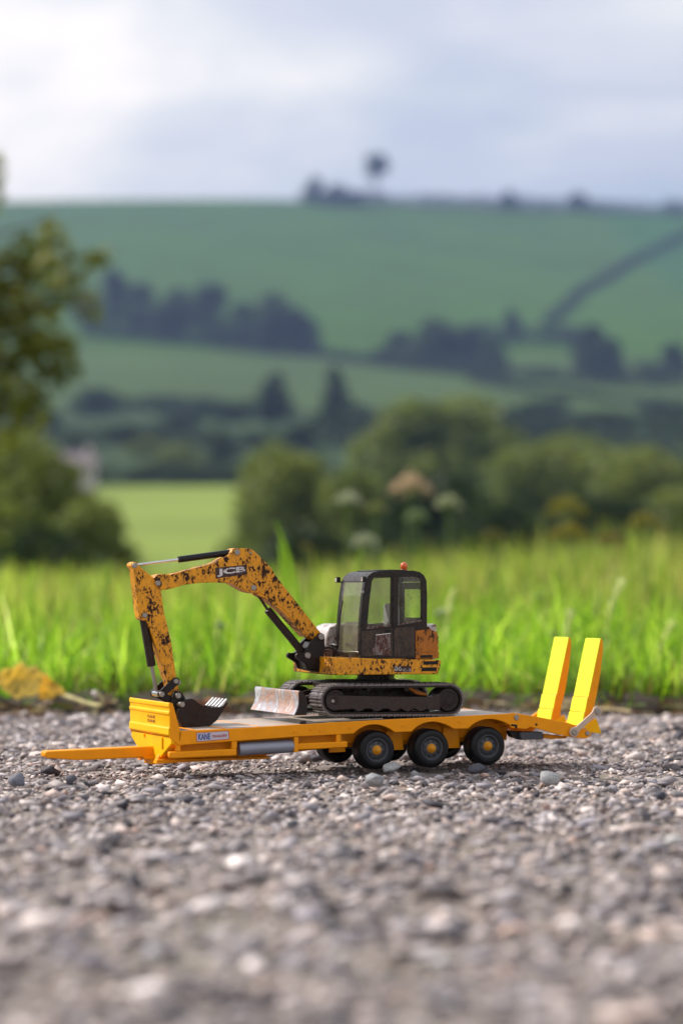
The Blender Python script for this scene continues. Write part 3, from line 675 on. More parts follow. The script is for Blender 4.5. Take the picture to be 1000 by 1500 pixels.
# windscreen: pillars each side, sill and the pane
scr = [(526.6, 957), (526.6, 930), (528, 905), (531, 873), (534.4, 852)]
for ya, yb in ((CY0 + 1.65, CY0 + 3.4), (CY1 - 3.4, CY1 - 1.65)): strip(scr, 1.6, ya, yb, 'front_post', 'cab_black')
strip([(527, 964), (526.6, 956.5)], 2.2, CY0 + 1.65, CY1 - 1.65, 'front_sill', 'cab_black')
strip([(526.2, 957), (526.2, 954.6)], .4, CY0 + 2, CY1 - 2, 'sill_strip', 'chrome')
strip([(526.8, 956.4), (526.9, 930), (528.3, 905), (531.3, 873), (534.6, 852.4)], .35, CY0 + 3.45, CY1 - 3.45, 'windscreen', 'glass_dusty', bevel=0)
def pane(name, pts, m, y): mb = MB(); mb.prism(P(pts, CY0), y, y + .35); return build(mb, name, m, cab)
pane('door_window', dw, 'glass_dusty', CY0 + .8); pane('side_window', rw, 'glass_spattered', CY0 + .8)
pane('far_window', [(536.5, 852), (541, 847), (549, 842.4), (606, 841.6), (616, 847), (619.5, 855), (619.5, 910), (590, 914), (530, 918), (533, 880)], 'glass_dusty', CY1 - 1)
for ya, yb in ((CY0 + 1.65, CY0 + 3.4), (CY1 - 4.5, CY1 - 1.65)): strip([(625.3, 863), (625.2, 905)], 1.2, ya, yb, 'rear_post', 'cab_black')
strip([(624.9, 863), (624.8, 905)], .35, CY0 + 3.45, CY1 - 4.55, 'rear_window', 'glass_spattered', bevel=0)
for a in ([(537, 919.4), (572.2, 914.9), (572.2, 917.4), (536.6, 922)], [(582.3, 914), (617.2, 908.4), (617.2, 910.6), (582.3, 916.2)]):
    epl('window_sill', a, CY0 - .35, CY0 + .1, 'hood_grey', .1, parent=cab)
# door seams, lower panels and handle
epl('door_panel', [(529.5, 925), (574.6, 921), (574.6, 961.5), (529.5, 961.5)], CY0 - .25, CY0 + .05, 'cab_muddy', .2, parent=cab)
epl('door_pocket', [(550.5, 930.6), (572, 928.4), (571.6, 959.6), (545, 959.8), (544.6, 952), (549.6, 944)], CY0 - .5, CY0 - .2, 'hood_grey', .25, parent=cab)
epl('pocket_edge', [(550, 929.8), (572, 927.4), (572, 928.4), (550, 931)], CY0 - .7, CY0 - .3, 'chrome', .05, parent=cab)
epl('rear_door_panel', [(577.4, 920.5), (607, 918), (607, 961.8), (577.4, 961.8)], CY0 - .25, CY0 + .05, 'cab_muddy', .2, parent=cab)
epl('door_handle', [(566.5, 923), (573, 922.4), (573, 925), (566.5, 925.4)], CY0 - 1.2, CY0 - .2, 'black_metal', .2, parent=cab)
epl('door_hinge', [(529, 866), (533.4, 865.4), (533, 869), (529, 869.4)], CY0 - .8, CY0 + .2, 'pin_metal', .2, parent=cab)
epl('door_pillar', [(575.6, 842), (580.6, 841.8), (580, 919), (575, 919.6)], CY0 - .4, CY0 + .05, 'cab_black', .2, parent=cab)
# interior: seat and console
epl('seat', [(583.4, 888), (585, 885), (589, 884.4), (592, 886), (593.4, 892), (594, 925), (596, 940), (572, 940), (572, 935), (584, 931)], -26, -10, 'seat_grey', 1.2, parent=cab, ty=CY0)
epl('seat_shell', [(592.4, 888), (596, 887), (600, 895), (602, 935), (596.2, 935), (594.6, 912)], -25, -11, 'cab_black', .6, parent=cab, ty=CY0)
epl('console', [(532, 958), (533, 915), (540, 911), (547, 913), (548, 958)], -28, 0, 'cab_muddy', 1.2, parent=cab, ty=CY0)
epl('console_lamp', [(533.4, 955), (533.4, 948), (536.5, 948), (536.5, 955)], -4, 0, 'beacon_amber', .4, parent=cab, ty=CY0)
mb = MB(); mb.tube([ypt(526.6, 952, -6 - 28), ypt(527, 880, -34)], .01, 4)
wx = [at(525.9, 952, CY0), at(527.4, 905, CY0), at(529.6, 880, CY0)]
mb = MB(); mb.tube([(wx[0][0] - .6, -2, wx[0][1]), (wx[1][0] - .6, -3, wx[1][1]), (wx[2][0] - .6, -5.5, wx[2][1])], .4, 6); build(mb, 'wiper', 'black_metal', cab, smooth=True)
# work lamps on the roof corners
for yy, (px, py) in ((CY1 + 3, (533, 849)), (CY0 - .6, (533, 848.6))):
    c_ = at(px, py, CY0); mb = MB(); mb.box(c_[0] - 1.6, c_[0] + .9, yy - 1.4, yy + 1.4, c_[1] - 1.7, c_[1] + 1.7); lp = build(mb, 'work_lamp', 'black_metal', cab, .3)
    mb = MB(); mb.box(c_[0] - 1.75, c_[0] - 1.55, yy - 1.0, yy + 1.0, c_[1] - 1.2, c_[1] + 1.2); build(mb, 'lamp_lens', 'hood_white', lp)
c_ = at(533, 849, CY0); mb = MB(); mb.tube([(c_[0] + .4, CY1 + 3.4, c_[1] - 1), (c_[0] + 2, CY1 - .4, c_[1] - 2)], .5, 8); build(mb, 'lamp_bracket', 'black_metal', cab, smooth=True)
# beacon
b0 = at(591.5, 837.4, -20); mb = MB(); vlathe(mb, [(.01, b0[1] - .5), (2.1, b0[1] - .5), (2.1, b0[1] + 1.2), (1.8, b0[1] + 1.6), (.01, b0[1] + 1.6)], b0[0], -20, 20); be = build(mb, 'beacon', 'beacon_base', ev, smooth=True)
mb = MB(); vlathe(mb, [(1.9, b0[1] + 1.6), (2.1, b0[1] + 2.0), (2.3, b0[1] + 3.2), (2.1, b0[1] + 4.4), (1.4, b0[1] + 5.3), (.6, b0[1] + 5.65), (.01, b0[1] + 5.7)], b0[0], -20, 20); build(mb, 'beacon_lens', 'beacon_amber', be, smooth=True)
# king post ---------------------------------------------------------------
kp = [(465.4, 931), (467.6, 928), (471, 927.2), (474.6, 929.4), (475.6, 933), (475.8, 949), (474, 966), (474, 975), (466, 980.8), (450, 981), (446.6, 972), (434.4, 964), (433.8, 960), (435.8, 957), (441, 957.6), (446.4, 956.6), (452, 944)]
king = epl('king_post', kp, -9, -6, 'black_metal', .35)
mb = MB(); mb.prism(P(kp, -9), 6, 9); build(mb, 'king_post_plate', 'black_metal', ev, .35)
epl('swing_frame', [(450, 973), (492, 964), (492, 984), (466, 985), (450, 981)], -8, 8, 'black_metal', .6, ty=-8)
epl('king_web', [(447, 960), (452, 949), (458, 940), (463, 945), (455, 975), (449, 975)], -5.9, 5.9, 'black_metal', .4, ty=-8)
pin(at(470.3, 933, -9), 1.9, -10.2, -9, 'pivot_pin', ev); pin(at(450.3, 960.4, -9), 1.9, -10.2, -9, 'pivot_pin', ev)
# boom ---------------------------------------------------------------------
BY = 5.4
bo = [(225.6, 846), (230.6, 842), (237.6, 840.6), (250, 841.6), (309.6, 826), (317.6, 822.8), (324, 818.8), (334, 814), (338.4, 808.6), (341, 804.4), (345, 803), (366.4, 803.6), (371, 806), (376, 810.6), (398.4, 833), (404.8, 844.4), (468.8, 926), (472.4, 931), (472, 936), (466, 938.6), (459, 937), (451, 932), (416, 894), (393.6, 876.4), (379, 868.4), (372, 869.4), (361, 867), (337.6, 854), (320, 853), (292, 854), (269.6, 856.8), (249, 863), (237.6, 864.6), (231, 862), (226, 854)]
boom = epl('boom', bo, -BY, BY, 'digger_yellow', .45)
# thin weld plates along the lower flange and logo
epl('boom_flange', [(379, 868.4), (393.6, 876.4), (416, 894), (451, 932), (449, 933.6), (413.6, 896), (391.8, 878.6), (377.6, 870.6)], -BY - .3, BY + .3, 'digger_yellow', .15, parent=boom)
jq = P([(315.8, 847.4), (361.8, 841.4), (361, 827.4), (315.2, 832)], -BY)
mb = MB(); mb.prism(jq, -BY - .12, -BY + .05); jp = build(mb, 'logo_plate', 'decal_dark', ev)
text('logo_lettering', 'JCB', lerpq(jq, .045, .12, .955, .88), -BY - .12, 'letter_white', jp, bold=.04)
for (px, py), r_ in (((347.2, 809.3), 1.75), ((371.2, 861), 1.75), ((366.4, 809.8), .8), ((231.2, 854.4), 1.7)):
    pin(at(px, py, -BY), r_, -BY - .8, -BY + .1, 'boom_pin', boom)
# dipper arm
AY = 4.6
ar = circ(at(196.8, 828.4, -AY), 2.35, 8, 200, 20)[::1]
arp = [(191.6, 829.4), (192.6, 825), (196.6, 822.8), (201, 824.6), (203, 828.4), (226.4, 847.6), (235.4, 861.6), (240.8, 898.8), (250.8, 940), (258.4, 993), (262.6, 1012), (262, 1022), (257, 1027), (252.4, 1026), (247.6, 1018), (246.6, 1006), (244.6, 996.5), (242.8, 993), (229.6, 950), (219.4, 921), (215, 909.6), (210, 909.4), (205, 906), (203.4, 898), (201.6, 886), (195.6, 835)]
arm = epl('dipper_arm', arp, -AY, AY, 'digger_yellow_arm', .4)
for (px, py) in ((197, 828.6), (212, 901.4), (261.2, 1000.0), (255, 1019)): pin(at(px, py, -AY), 1.6, -AY - .8, -AY + .1, 'arm_pin', arm)
# rams ----------------------------------------------------------------------
def ram(rod, barrel, rr, br, bm='ram_black', rm='chrome', y=0.):
    a_, b_ = [ypt(px, py, y) for px, py in barrel]; mb = MB(); d_ = (Vector(b_) - Vector(a_)).normalized() * .5
    mb.tube([a_, tuple(Vector(a_) + d_ * .4), tuple(Vector(b_) - d_ * .4), b_], [br * .88, br, br, br * .88], 20); o = build(mb, 'ram', bm, ev, smooth=True)
    a_, b_ = [ypt(px, py, y) for px, py in rod]; mb = MB(); mb.tube([a_, b_], rr, 14); build(mb, 'ram_rod', rm, o, smooth=True); return o
ram([(199, 827.6), (263, 819.6)], [(261, 819.8), (341, 809.0)], .85, 1.95)
ram([(371.5, 862), (393, 895)], [(391.5, 893), (448.5, 962.5)], .85, 2.35, 'ram_muddy', 'rod_dark')
ram([(221.5, 972), (228.5, 1012)], [(210.3, 905), (222, 976)], 1.1, 2.6, 'ram_muddy', 'pin_metal')
# the barrel end cap of the lift ram
# bucket linkage
l0, l1 = at(236.6, 1017.4, -8), at(257.6, 998.2, -8)
for ya, yb in ((-8.2, -6.4), (6.4, 8.2)):
    mb = MB(); mb.prism(bar(l0, l1, 2.2, 2.3), ya, yb); lk = build(mb, 'link_bar', 'black_metal', ev, .3)
pin(l0, 1.7, -9.0, -8.1, 'link_pin', ev); pin(l1, 1.5, -9.0, -8.1, 'link_pin', ev)
lc = at(231, 1015.6, 0); mb = MB(); mb.tube([(l0[0], -6.3, l0[1]), (l0[0], 6.3, l0[1])], 1.9, 16); build(mb, 'link_tube', 'chrome', ev, smooth=True)
l2 = at(266, 1032, -8)
mb = MB(); mb.prism(bar(l0, l2, 1.9, 1.6), -5.8, -4.8); build(mb, 'link_bar', 'black_metal', ev, .2)
mb = MB(); mb.prism(bar(l0, l2, 1.9, 1.6), 4.8, 5.8); build(mb, 'link_bar', 'black_metal', ev, .2)
# bucket ------------------------------------------------------------------------
BW = 13.0
ears = [(254.6, 1015), (257.6, 1012.6), (263, 1012.8), (268, 1016.5), (272, 1023.4), (276, 1027), (274, 1052), (263, 1060), (258.8, 1051), (255.6, 1036), (250, 1030)]
for ya, yb in ((-7.6, -5.0), (5.0, 7.6)):
    mb = MB(); mb.prism(P(ears, -8), ya, yb); build(mb, 'bucket_ear', 'black_metal', ev, .3)
bk = [(268, 1030), (272, 1024.8), (281, 1023.6), (287, 1026.6), (292, 1031), (300.4, 1035.6), (310, 1037), (322, 1036), (331, 1032), (333.6, 1029), (333.8, 1031), (328.6, 1039), (318, 1055.4), (306.8, 1064.4), (293, 1068.6), (271.6, 1067.4), (265, 1062), (261.6, 1052), (262, 1040)]
bq = P(bk, -BW)
bkt = None
for ya, yb in ((-BW, -BW + 1.0), (BW - 1.0, BW)):
    mb = MB(); mb.prism(bq, ya, yb)
    if bkt is None: bkt = build(mb, 'bucket', 'bucket_brown', ev, .25)
    else: build(mb, 'bucket_side', 'bucket_brown', bkt, .25)
shell = P([(281, 1023.6), (272, 1024.8), (268, 1030), (262, 1040), (261.6, 1052), (265, 1062), (271.6, 1067.4), (293, 1068.6), (306.8, 1064.4), (318, 1055.4), (328.6, 1039), (333.4, 1031)], -BW)
cx_ = sum(a for a, _ in shell) / len(shell); cz_ = sum(b for _, b in shell) / len(shell)
ins = []
for i, (x, z) in enumerate(shell):
    a_ = Vector(shell[max(i - 1, 0)]); b_ = Vector(shell[min(i + 1, len(shell) - 1)]); d_ = (b_ - a_).normalized(); n_ = Vector((-d_.y, d_.x))
    if n_.dot(Vector((cx_ - x, cz_ + 3 - z))) < 0: n_ = -n_
    ins.append((x + n_.x * .9, z + n_.y * .9))
mb = MB(); mb.prism(shell + ins[::-1], -BW + 1.02, BW - 1.02); build(mb, 'bucket_shell', 'bucket_brown', bkt, .1)
t0_, t1_ = Vector(at(322.4, 1037.4, -BW)), Vector(at(332.6, 1024.2, -BW)); dd = (t1_ - t0_).normalized(); nn = Vector((-dd.y, dd.x))
for i in range(5):
    y = -BW + .2 + i * (2 * BW - 2.6) / 4
    mb = MB(); mb.prism([tuple(t0_ + nn * 1.0), tuple(t0_ - nn * .9), tuple(t1_ - nn * .25), tuple(t1_ + nn * .35)], y, y + 2.2); build(mb, 'bucket_tooth', 'teeth_metal', bkt, .15)
pin(at(260.9, 1019.4, -8), 1.8, -8.8, -7.5, 'bucket_pin', ev); pin(at(266.8, 1032.4, -BW), 1.6, -BW - .9, -6, 'bucket_pin', ev)
epl('bucket_wear_strip', [(272, 1067.6), (292, 1068.8), (292, 1070), (285, 1070), (283, 1069.2), (279, 1069.2), (277, 1070), (272, 1069)], -BW + 2, BW - 2, 'black_metal', .1, parent=bkt, ty=-BW)
# dozer blade ----------------------------------------------------------------------
fe = [(437.4, 1012.6), (436.4, 1016), (437.2, 1022), (437.0, 1030), (435.4, 1037), (432.6, 1043), (430.2, 1047.6)]
bc = [(431.5, 1048.2), (434, 1046), (437, 1040), (438.8, 1032), (439.2, 1022), (438.8, 1014), (440, 1012.4)]
mb = MB(); mb.prism(P(fe + bc, -37), -37, 38); bl = build(mb, 'dozer_blade', 'blade_steel', ev, .12)
for ya, yb in ((-38.2, -37.02), (38.02, 39.2)):
    mb = MB(); mb.prism(P([(437, 1012.4), (441, 1013), (446.6, 1019), (449.4, 1031), (449, 1041), (447.6, 1047.6), (431, 1048), (434.6, 1041), (436.6, 1033), (436.8, 1021)], -37), ya, yb); build(mb, 'blade_end_plate', 'track_dark', bl, .3)
mb = MB(); mb.prism(P([(439.6, 1014), (445.6, 1019.5), (448.4, 1031), (448, 1041), (446.6, 1046.8), (434, 1047), (438, 1040), (439.8, 1032)], -37), -37, 38); build(mb, 'blade_back', 'track_dark', bl, .3)
for ya, yb in ((-15, -10), (10, 15)):
    mb = MB(); mb.prism(P([(446, 1021), (478, 1012), (505, 1012), (505, 1022), (478, 1026), (448, 1034)], -15), ya, yb); build(mb, 'blade_arm', 'track_dark', ev, .5)
# ================================================================== GROUND
def np_mesh(name, V, Fc, tint=None, m=None, parent=None, smooth=False):
    """mesh from numpy arrays; Fc all quads or all triangles; tint per vertex (n,3)"""
    me = bpy.data.meshes.new(name); k = Fc.shape[1]
    me.vertices.add(len(V)); me.vertices.foreach_set('co', np.ascontiguousarray(V, dtype=np.float32).ravel())
    me.loops.add(Fc.size); me.loops.foreach_set('vertex_index', np.ascontiguousarray(Fc, dtype=np.int32).ravel())
    me.polygons.add(len(Fc)); me.polygons.foreach_set('loop_start', np.arange(0, Fc.size, k, dtype=np.int32))
    me.update(calc_edges=True)
    if tint is not None:
        a = me.color_attributes.new('tint', 'FLOAT_COLOR', 'POINT')
        a.data.foreach_set('color', np.concatenate([tint, np.ones((len(V), 1))], 1).astype(np.float32).ravel())
    if smooth: me.shade_smooth()
    me.validate()
    return link(name, me, parent, m)
ZT = np.array([(-60, -.03), (9, 0), (15, -.35), (30, -1.0), (60, -1.4), (110, -.5), (160, 2.2), (200, 5.0), (260, 9.5), (320, 13.8), (360, 17.8), (450, 29), (600, 46), (700, 62), (850, 86), (1000, 120), (1200, 165), (1400, 218), (1500, 248), (1560, 256), (1640, 252), (1800, 230)], float)
def base_z(d):
    r = 0
    for k in (-1, -.5, 0, .5, 1): r = r + np.interp(d * (1 + .03 * k), ZT[:, 0], ZT[:, 1]) / 5
    return r
def terr(x, y):
    d = y + 1.45; z = base_z(d)
    s = np.clip(d / 1500, 0, 1.2)
    z = z - 10 * s ** 2 * (1 / (1 + np.exp(-(x - 40) / 55))) + s * 3 * np.sin(x / 140 + 1) * np.sin(d / 210)
    z = z - .03 * (1 / (1 + np.exp((d - 2.16) * 60)))      # the verge stands a little proud of the track
    z = z + np.where((d > 2.1) & (d < 14), .008 * np.sin(x * 5 + 1) * np.sin(d * 7), 0)
    return z
def on_terrain(px, py, dmin=100):
    """where the view ray through a pixel meets the ground"""
    r = ray(px, py); t = dmin
    while t < 1560:
        p = CAM + r * t
        if p.z < terr(p.x, p.y): return p.x, p.y
        t += 2
    p = CAM + r * 1520; return p.x, p.y
def sp(px, d): return (px - 500) / FPX * d      # x for a picture column at distance d
yy = np.concatenate([np.linspace(-70, -4, 12), np.linspace(-2, 0.55, 6), np.linspace(.6, .9, 16), np.linspace(1, 8, 30), np.linspace(9, 60, 30), np.linspace(66, 320, 50), np.linspace(328, 1700, 150)])
xg = np.concatenate([-np.geomspace(1150, 6, 42), np.linspace(-5, 5, 61), np.geomspace(6, 1150, 42)])
XX, YY = np.meshgrid(xg, yy); ZZ = terr(XX, YY)
V = np.stack([XX, YY, ZZ], -1).reshape(-1, 3); nx = len(xg)
i, j = np.meshgrid(np.arange(len(yy) - 1), np.arange(nx - 1), indexing='ij'); q = (i * nx + j).ravel()
Fq = np.stack([q, q + 1, q + nx + 1, q + nx], 1)
D = V[:, 1] + 1.45; xx = V[:, 0]
tint = np.tile(np.array([.06, .13, .03]), (len(V), 1))
def band(lo, hi, c, cond=None):
    mk = (D >= lo) & (D < hi)
    if cond is not None: mk &= cond
    tint[mk] = c
band(-100, 9, (.05, .045, .02)); band(9, 130, (.10, .16, .035)); band(130, 322, (.20, .26, .042)); band(322, 600, (.034, .062, .016))
band(600, 860, (.052, .092, .016)); band(860, 1600, (.043, .102, .004)); band(860, 1600, (.028, .098, .010), xx > 150)
terrain = np_mesh('hills', V, Fq, tint, 'field', smooth=True); terrain['kind'] = 'structure'
# track of packed dirt and stone, in front of the verge
def track_z(x, y): return .0014 * np.sin(x * 17 + y * 9) * np.sin(y * 21 - x * 5) + .0009 * np.sin(x * 53) * np.sin(y * 61)
def edge(x): return .728 + .024 * np.sin(x * 7 + 1) + .012 * np.sin(x * 23) + .006 * np.sin(x * 61)
xs = np.concatenate([-np.geomspace(40, 1.3, 10), np.linspace(-1.2, 1.2, 121), np.geomspace(1.3, 40, 10)])
ys = np.concatenate([np.linspace(-6, -1.1, 6), np.linspace(-1.0, .66, 84), [.69, 1.0]])
XX, YY = np.meshgrid(xs, ys)
YY[-2:] = np.stack([edge(xs), edge(xs) + .02]); ZZ = -.0036 + track_z(XX, YY)
ZZ[-1] = -.03
V = np.stack([XX, YY, ZZ], -1).reshape(-1, 3); nx = len(xs)
i, j = np.meshgrid(np.arange(len(ys) - 1), np.arange(nx - 1), indexing='ij'); q = (i * nx + j).ravel()
np_mesh('track', V, np.stack([q, q + 1, q + nx + 1, q + nx], 1), None, 'track_dirt', smooth=True)['kind'] = 'structure'

# ------------------------------------------------------------------ stones
def hull(seed, flat=.62, n=11):
    r_ = random.Random(seed); bm = bmesh.new()
    for _ in range(n):
        v = Vector((r_.gauss(0, 1), r_.gauss(0, 1), r_.gauss(0, 1))).normalized() * r_.uniform(.82, 1.0)
        bm.verts.new((v.x, v.y * r_.uniform(.75, .95), v.z * flat))
    g = bmesh.ops.convex_hull(bm, input=bm.verts)
    bmesh.ops.delete(bm, geom=[e for e in g['geom_interior'] if isinstance(e, bmesh.types.BMVert)], context='VERTS')
    bmesh.ops.triangulate(bm, faces=bm.faces); bm.verts.index_update()
    v = np.array([q.co[:] for q in bm.verts]); f = np.array([[q.index for q in ff.verts] for ff in bm.faces]); bm.free(); return v, f
HUL = [hull(s, flat=random.uniform(.28, .62), n=random.choice((8, 9, 10, 12))) for s in range(20)]
def stone_cols(n):
    pal = np.array([(.40, .39, .41), (.50, .475, .48), (.60, .565, .55), (.28, .28, .315), (.50, .445, .42), (.56, .48, .44), (.07, .07, .085), (.78, .76, .75), (.44, .33, .28)])
    pr = np.array([.2, .19, .12, .15, .13, .07, .08, .04, .02]); k = rng.choice(len(pal), n, p=pr / pr.sum())
    return pal[k] * np.array([1.02, .925, .895]) * rng.uniform(.42, 1.36, (n, 1))
footprints = []
for px, py in hubs:
    x, z = at(px, py, -36)
    for s in (-1, 1): footprints.append((ORG + ex * (x * .001) + ey * (s * .0305)))
footprints.append(ORG + ex * (at(226, 1119, -7)[0] * .001))
def scatter(n, x0, x1, y0, y1, size_f, embed=.35):
    px = rng.uniform(x0, x1, n); py = rng.uniform(y0, y1, n); keep = py < edge(px) + .03
    px, py = px[keep], py[keep]; n = len(px); sz = size_f(n)
    rel = np.stack([px - ORG.x, py - ORG.y], 1); u = rel @ np.array([ex.x, ex.y]); v = rel @ np.array([ey.x, ey.y])
    under = (u > -.20) & (u < .14) & (np.abs(v) < .045)
    sz = np.where(under, np.minimum(sz, .0042), sz)
    near_bar = (u > -.28) & (u < -.15) & (np.abs(v) < .012); sz = np.where(near_bar, np.minimum(sz, .0035), sz)
    z = -.0034 + track_z(px, py) + sz * (.5 - embed) * rng.uniform(-.5, 1.35, n)
    # drawn down under the tyres
    for fp in footprints:
        dd_ = np.hypot(px - fp.x, py - fp.y); z = np.where(dd_ < .011, -.0045 - sz * .2, z)
    return px, py, z, sz
def stone_mesh(parts):
    Vs, Fs, Cs = [], [], []; base = 0
    for px, py, pz, sz, colr in parts:
        hid = rng.integers(0, len(HUL), len(px))
        for h in range(len(HUL)):
            mk = hid == h; n = mk.sum()
            if not n: continue
            hv, hf = HUL[h]; a = rng.uniform(0, 6.28, n); t1 = rng.normal(0, .2, n); t2 = rng.normal(0, .2, n)
            v = np.repeat(hv[None], n, 0) * (sz[mk] * .5)[:, None, None] * rng.uniform(.75, 1.3, (n, 1, 3))
            x, y, z = v[..., 0], v[..., 1], v[..., 2]
            y, z = y * np.cos(t1)[:, None] - z * np.sin(t1)[:, None], y * np.sin(t1)[:, None] + z * np.cos(t1)[:, None]
            x, z = x * np.cos(t2)[:, None] - z * np.sin(t2)[:, None], x * np.sin(t2)[:, None] + z * np.cos(t2)[:, None]
            x, y = x * np.cos(a)[:, None] - y * np.sin(a)[:, None], x * np.sin(a)[:, None] + y * np.cos(a)[:, None]
            v = np.stack([x + px[mk][:, None], y + py[mk][:, None], z + pz[mk][:, None]], -1)
            Vs.append(v.reshape(-1, 3)); Fs.append((hf[None] + (np.arange(n) * len(hv))[:, None, None] + base).reshape(-1, 3)); base += n * len(hv)
            Cs.append(np.repeat(colr[mk], len(hv), 0))
    return np.concatenate(Vs), np.concatenate(Fs), np.concatenate(Cs)
big = lambda n: np.clip(rng.lognormal(math.log(.0053), .48, n), .0025, .016)
fine = lambda n: np.clip(rng.lognormal(math.log(.0032), .35, n), .0015, .006)
parts = []
for n, x0, x1, y0, y1, fn in ((40000, -.75, .75, -.42, .76, big), (36000, -.50, .50, -.36, .76, fine), (24000, -.7, .7, -1.15, -.42, lambda n: big(n) * 1.15), (7000, -1.3, -.75, -.8, .76, big), (7000, .75, 1.3, -.8, .76, big)):
    px, py, pz, s_ = scatter(n, x0, x1, y0, y1, fn); parts.append((px, py, pz, s_, stone_cols(len(px))))
V, Fc, C = stone_mesh(parts)
g = np_mesh('gravel', V, Fc, C, 'stone'); tag(g, 'grey crushed stone chips packed into the track around the trailer', 'gravel', kind='stuff')
# stones big or odd enough to be told apart
def ground_pt(px, py):
    r = ray(px, py); t = -CAM.z / r.z; p = CAM + r * t; return p.x, p.y
def lone_stone(px, py, wpx, c, label, seed, flat=.7):
    x, y = ground_pt(px, py); s = wpx / (FPX / (y + 1.45)); hv, hf = hull(seed, flat, 22)
    me_v = hv * s * .5; o = np_mesh('stone', me_v, hf, np.tile(np.array(c), (len(hv), 1)), 'stone'); o.location = (x, y, s * flat * .26); o.rotation_euler = (0.1, .1, seed)
    bv = o.modifiers.new('bevel', 'BEVEL'); bv.width = s * .03; bv.segments = 1
    tag(o, label, 'stone', 'loose stones lying on the gravel')
for a_ in ((26, 1150, 34, (.14, .14, .17), 'dark blue-grey cube-like stone near the left edge, level with the drawbar tip', 3, .8),
           (104, 1147, 24, (.09, .09, .11), 'small dark stone below the tip of the drawbar', 5, .8),
           (608, 1141, 22, (.22, .22, .23), 'square grey stone just in front of the middle wheel', 8, .85),
           (549, 1150, 36, (.27, .27, .28), 'light grey chunky stone in front of the first near wheel', 12, .7),
           (573, 1129, 38, (.40, .40, .40), 'pale flat topped stone between the front and middle wheels', 17, .5),
           (697, 1132, 34, (.09, .09, .11), 'dark rounded stone under the rear wheel, on the near side', 21, .6),
           (805, 1146, 42, (.33, .33, .33), 'pale long stone to the right of the rear wheel', 25, .55),
           (968, 1170, 22, (.07, .07, .09), 'small blackish stone near the right edge of the track', 29, .8),
           (190, 1212, 26, (.05, .04, .045), 'nearly black stone low on the left, below the drawbar', 33, .6),
           (428, 1212, 28, (.05, .055, .07), 'black oblong stone below the silver tank', 36, .55),
           (165, 1335, 42, (.05, .035, .03), 'brown-black blurred stone at the lower left', 40, .55),
           (830, 1308, 30, (.045, .045, .055), 'black blurred stone at the lower right', 44, .7),
           (486, 1335, 40, (.07, .06, .06), 'dark blurred stone low in the middle of the track', 47, .5),
           (334, 1476, 56, (.08, .07, .075), 'dark blurred stone nearest the bottom edge', 50, .5),
           (224, 1400, 26, (.80, .80, .84), 'small shining white blurred stone at the lower left', 54, .8),
           (643, 1416, 34, (.78, .77, .76), 'larger white blurred stone right of centre at the bottom', 58, .7),
           (500, 1408, 36, (.62, .56, .52), 'cream blurred stone at the bottom centre', 61, .6),
           (648, 1228, 12, (.85, .85, .85), 'tiny bright white stone on the open gravel, below the middle wheel', 64, .8),
           (985, 1238, 34, (.60, .58, .56), 'pale stone at the far right below the tail', 67, .6),
           (800, 1185, 16, (.45, .30, .26), 'small pinkish stone right of the trailer in open gravel', 70, .7)):
    lone_stone(*a_)

# ------------------------------------------------------------------ grass
def blades(n, x0, x1, y0, y1, hfun, wfun, segs, lean, cols, zf=terr, filt=None):
    x = rng.uniform(x0, x1, n); y = rng.uniform(y0, y1, n)
    k = y > edge(x) + rng.normal(.026, .018, n)
    if filt is not None: k &= filt(x, y)
    x, y = x[k], y[k]; n = len(x); h = hfun(x, y, n); w_ = wfun(x, y, n)
    a = rng.uniform(0, 6.28, n); ld = rng.uniform(0, 6.28, n); ln = np.abs(rng.normal(0, lean, n)) + .05
    rows = []
    for s in range(segs + 1):
        u = s / segs; ww = w_ * (1 - u) ** .6 * (.6 + .8 * u * (1 - u) * 2) if s < segs else w_ * .04
        bend = h * ln * u ** 2; cx = x + np.cos(ld) * bend; cy_ = y + np.sin(ld) * bend; cz = zf(x, y) + h * u * (1 - .35 * ln * u)
        rows.append((cx - np.cos(a) * ww / 2, cy_ - np.sin(a) * ww / 2, cz)); rows.append((cx + np.cos(a) * ww / 2, cy_ + np.sin(a) * ww / 2, cz))
    V = np.stack([np.stack(r_, -1) for r_ in rows], 1).reshape(-1, 3); m_ = 2 * (segs + 1)
    f = np.array([[2 * s, 2 * s + 1, 2 * s + 3, 2 * s + 2] for s in range(segs)]); Fc = (f[None] + (np.arange(n) * m_)[:, None, None]).reshape(-1, 4)
    pal = np.array([c[0] for c in cols]); pr = np.array([c[1] for c in cols]); ci = rng.choice(len(pal), n, p=pr / pr.sum())
    C = np.repeat((pal[ci] * rng.uniform(.75, 1.25, (n, 1)))[:, None], m_, 1)
    C = C * (.62 + .75 * clump(x * 2.3, y * 2.6 + 1))[:, None, None]
    return V, Fc, C.reshape(-1, 3)
def merge(L_):
    V = np.concatenate([a[0] for a in L_]); C = np.concatenate([a[2] for a in L_]); o = 0; Fs = []
    for a in L_: Fs.append(a[1] + o); o += len(a[0])
    return V, np.concatenate(Fs), C
green = [((.80, .84, .42), .45), ((.62, .80, .14), 1.2), ((.21, .40, .022), 5), ((.30, .48, .03), 4), ((.10, .24, .015), 4), ((.44, .56, .085), 2.4), ((.50, .46, .20), .5), ((.06, .15, .012), 2)]
def clump(x, y): return .5 + .5 * np.sin(x * 9.3 + 1.3 * np.sin(y * 6)) * np.sin(y * 8.1 + 2 * np.sin(x * 4))
hgt = lambda x, y, n: (.045 + .062 * np.clip((y - .72) / .5, 0, 1) + .030 * (clump(x, y) - .4)) * rng.uniform(.35, 1.3, n)
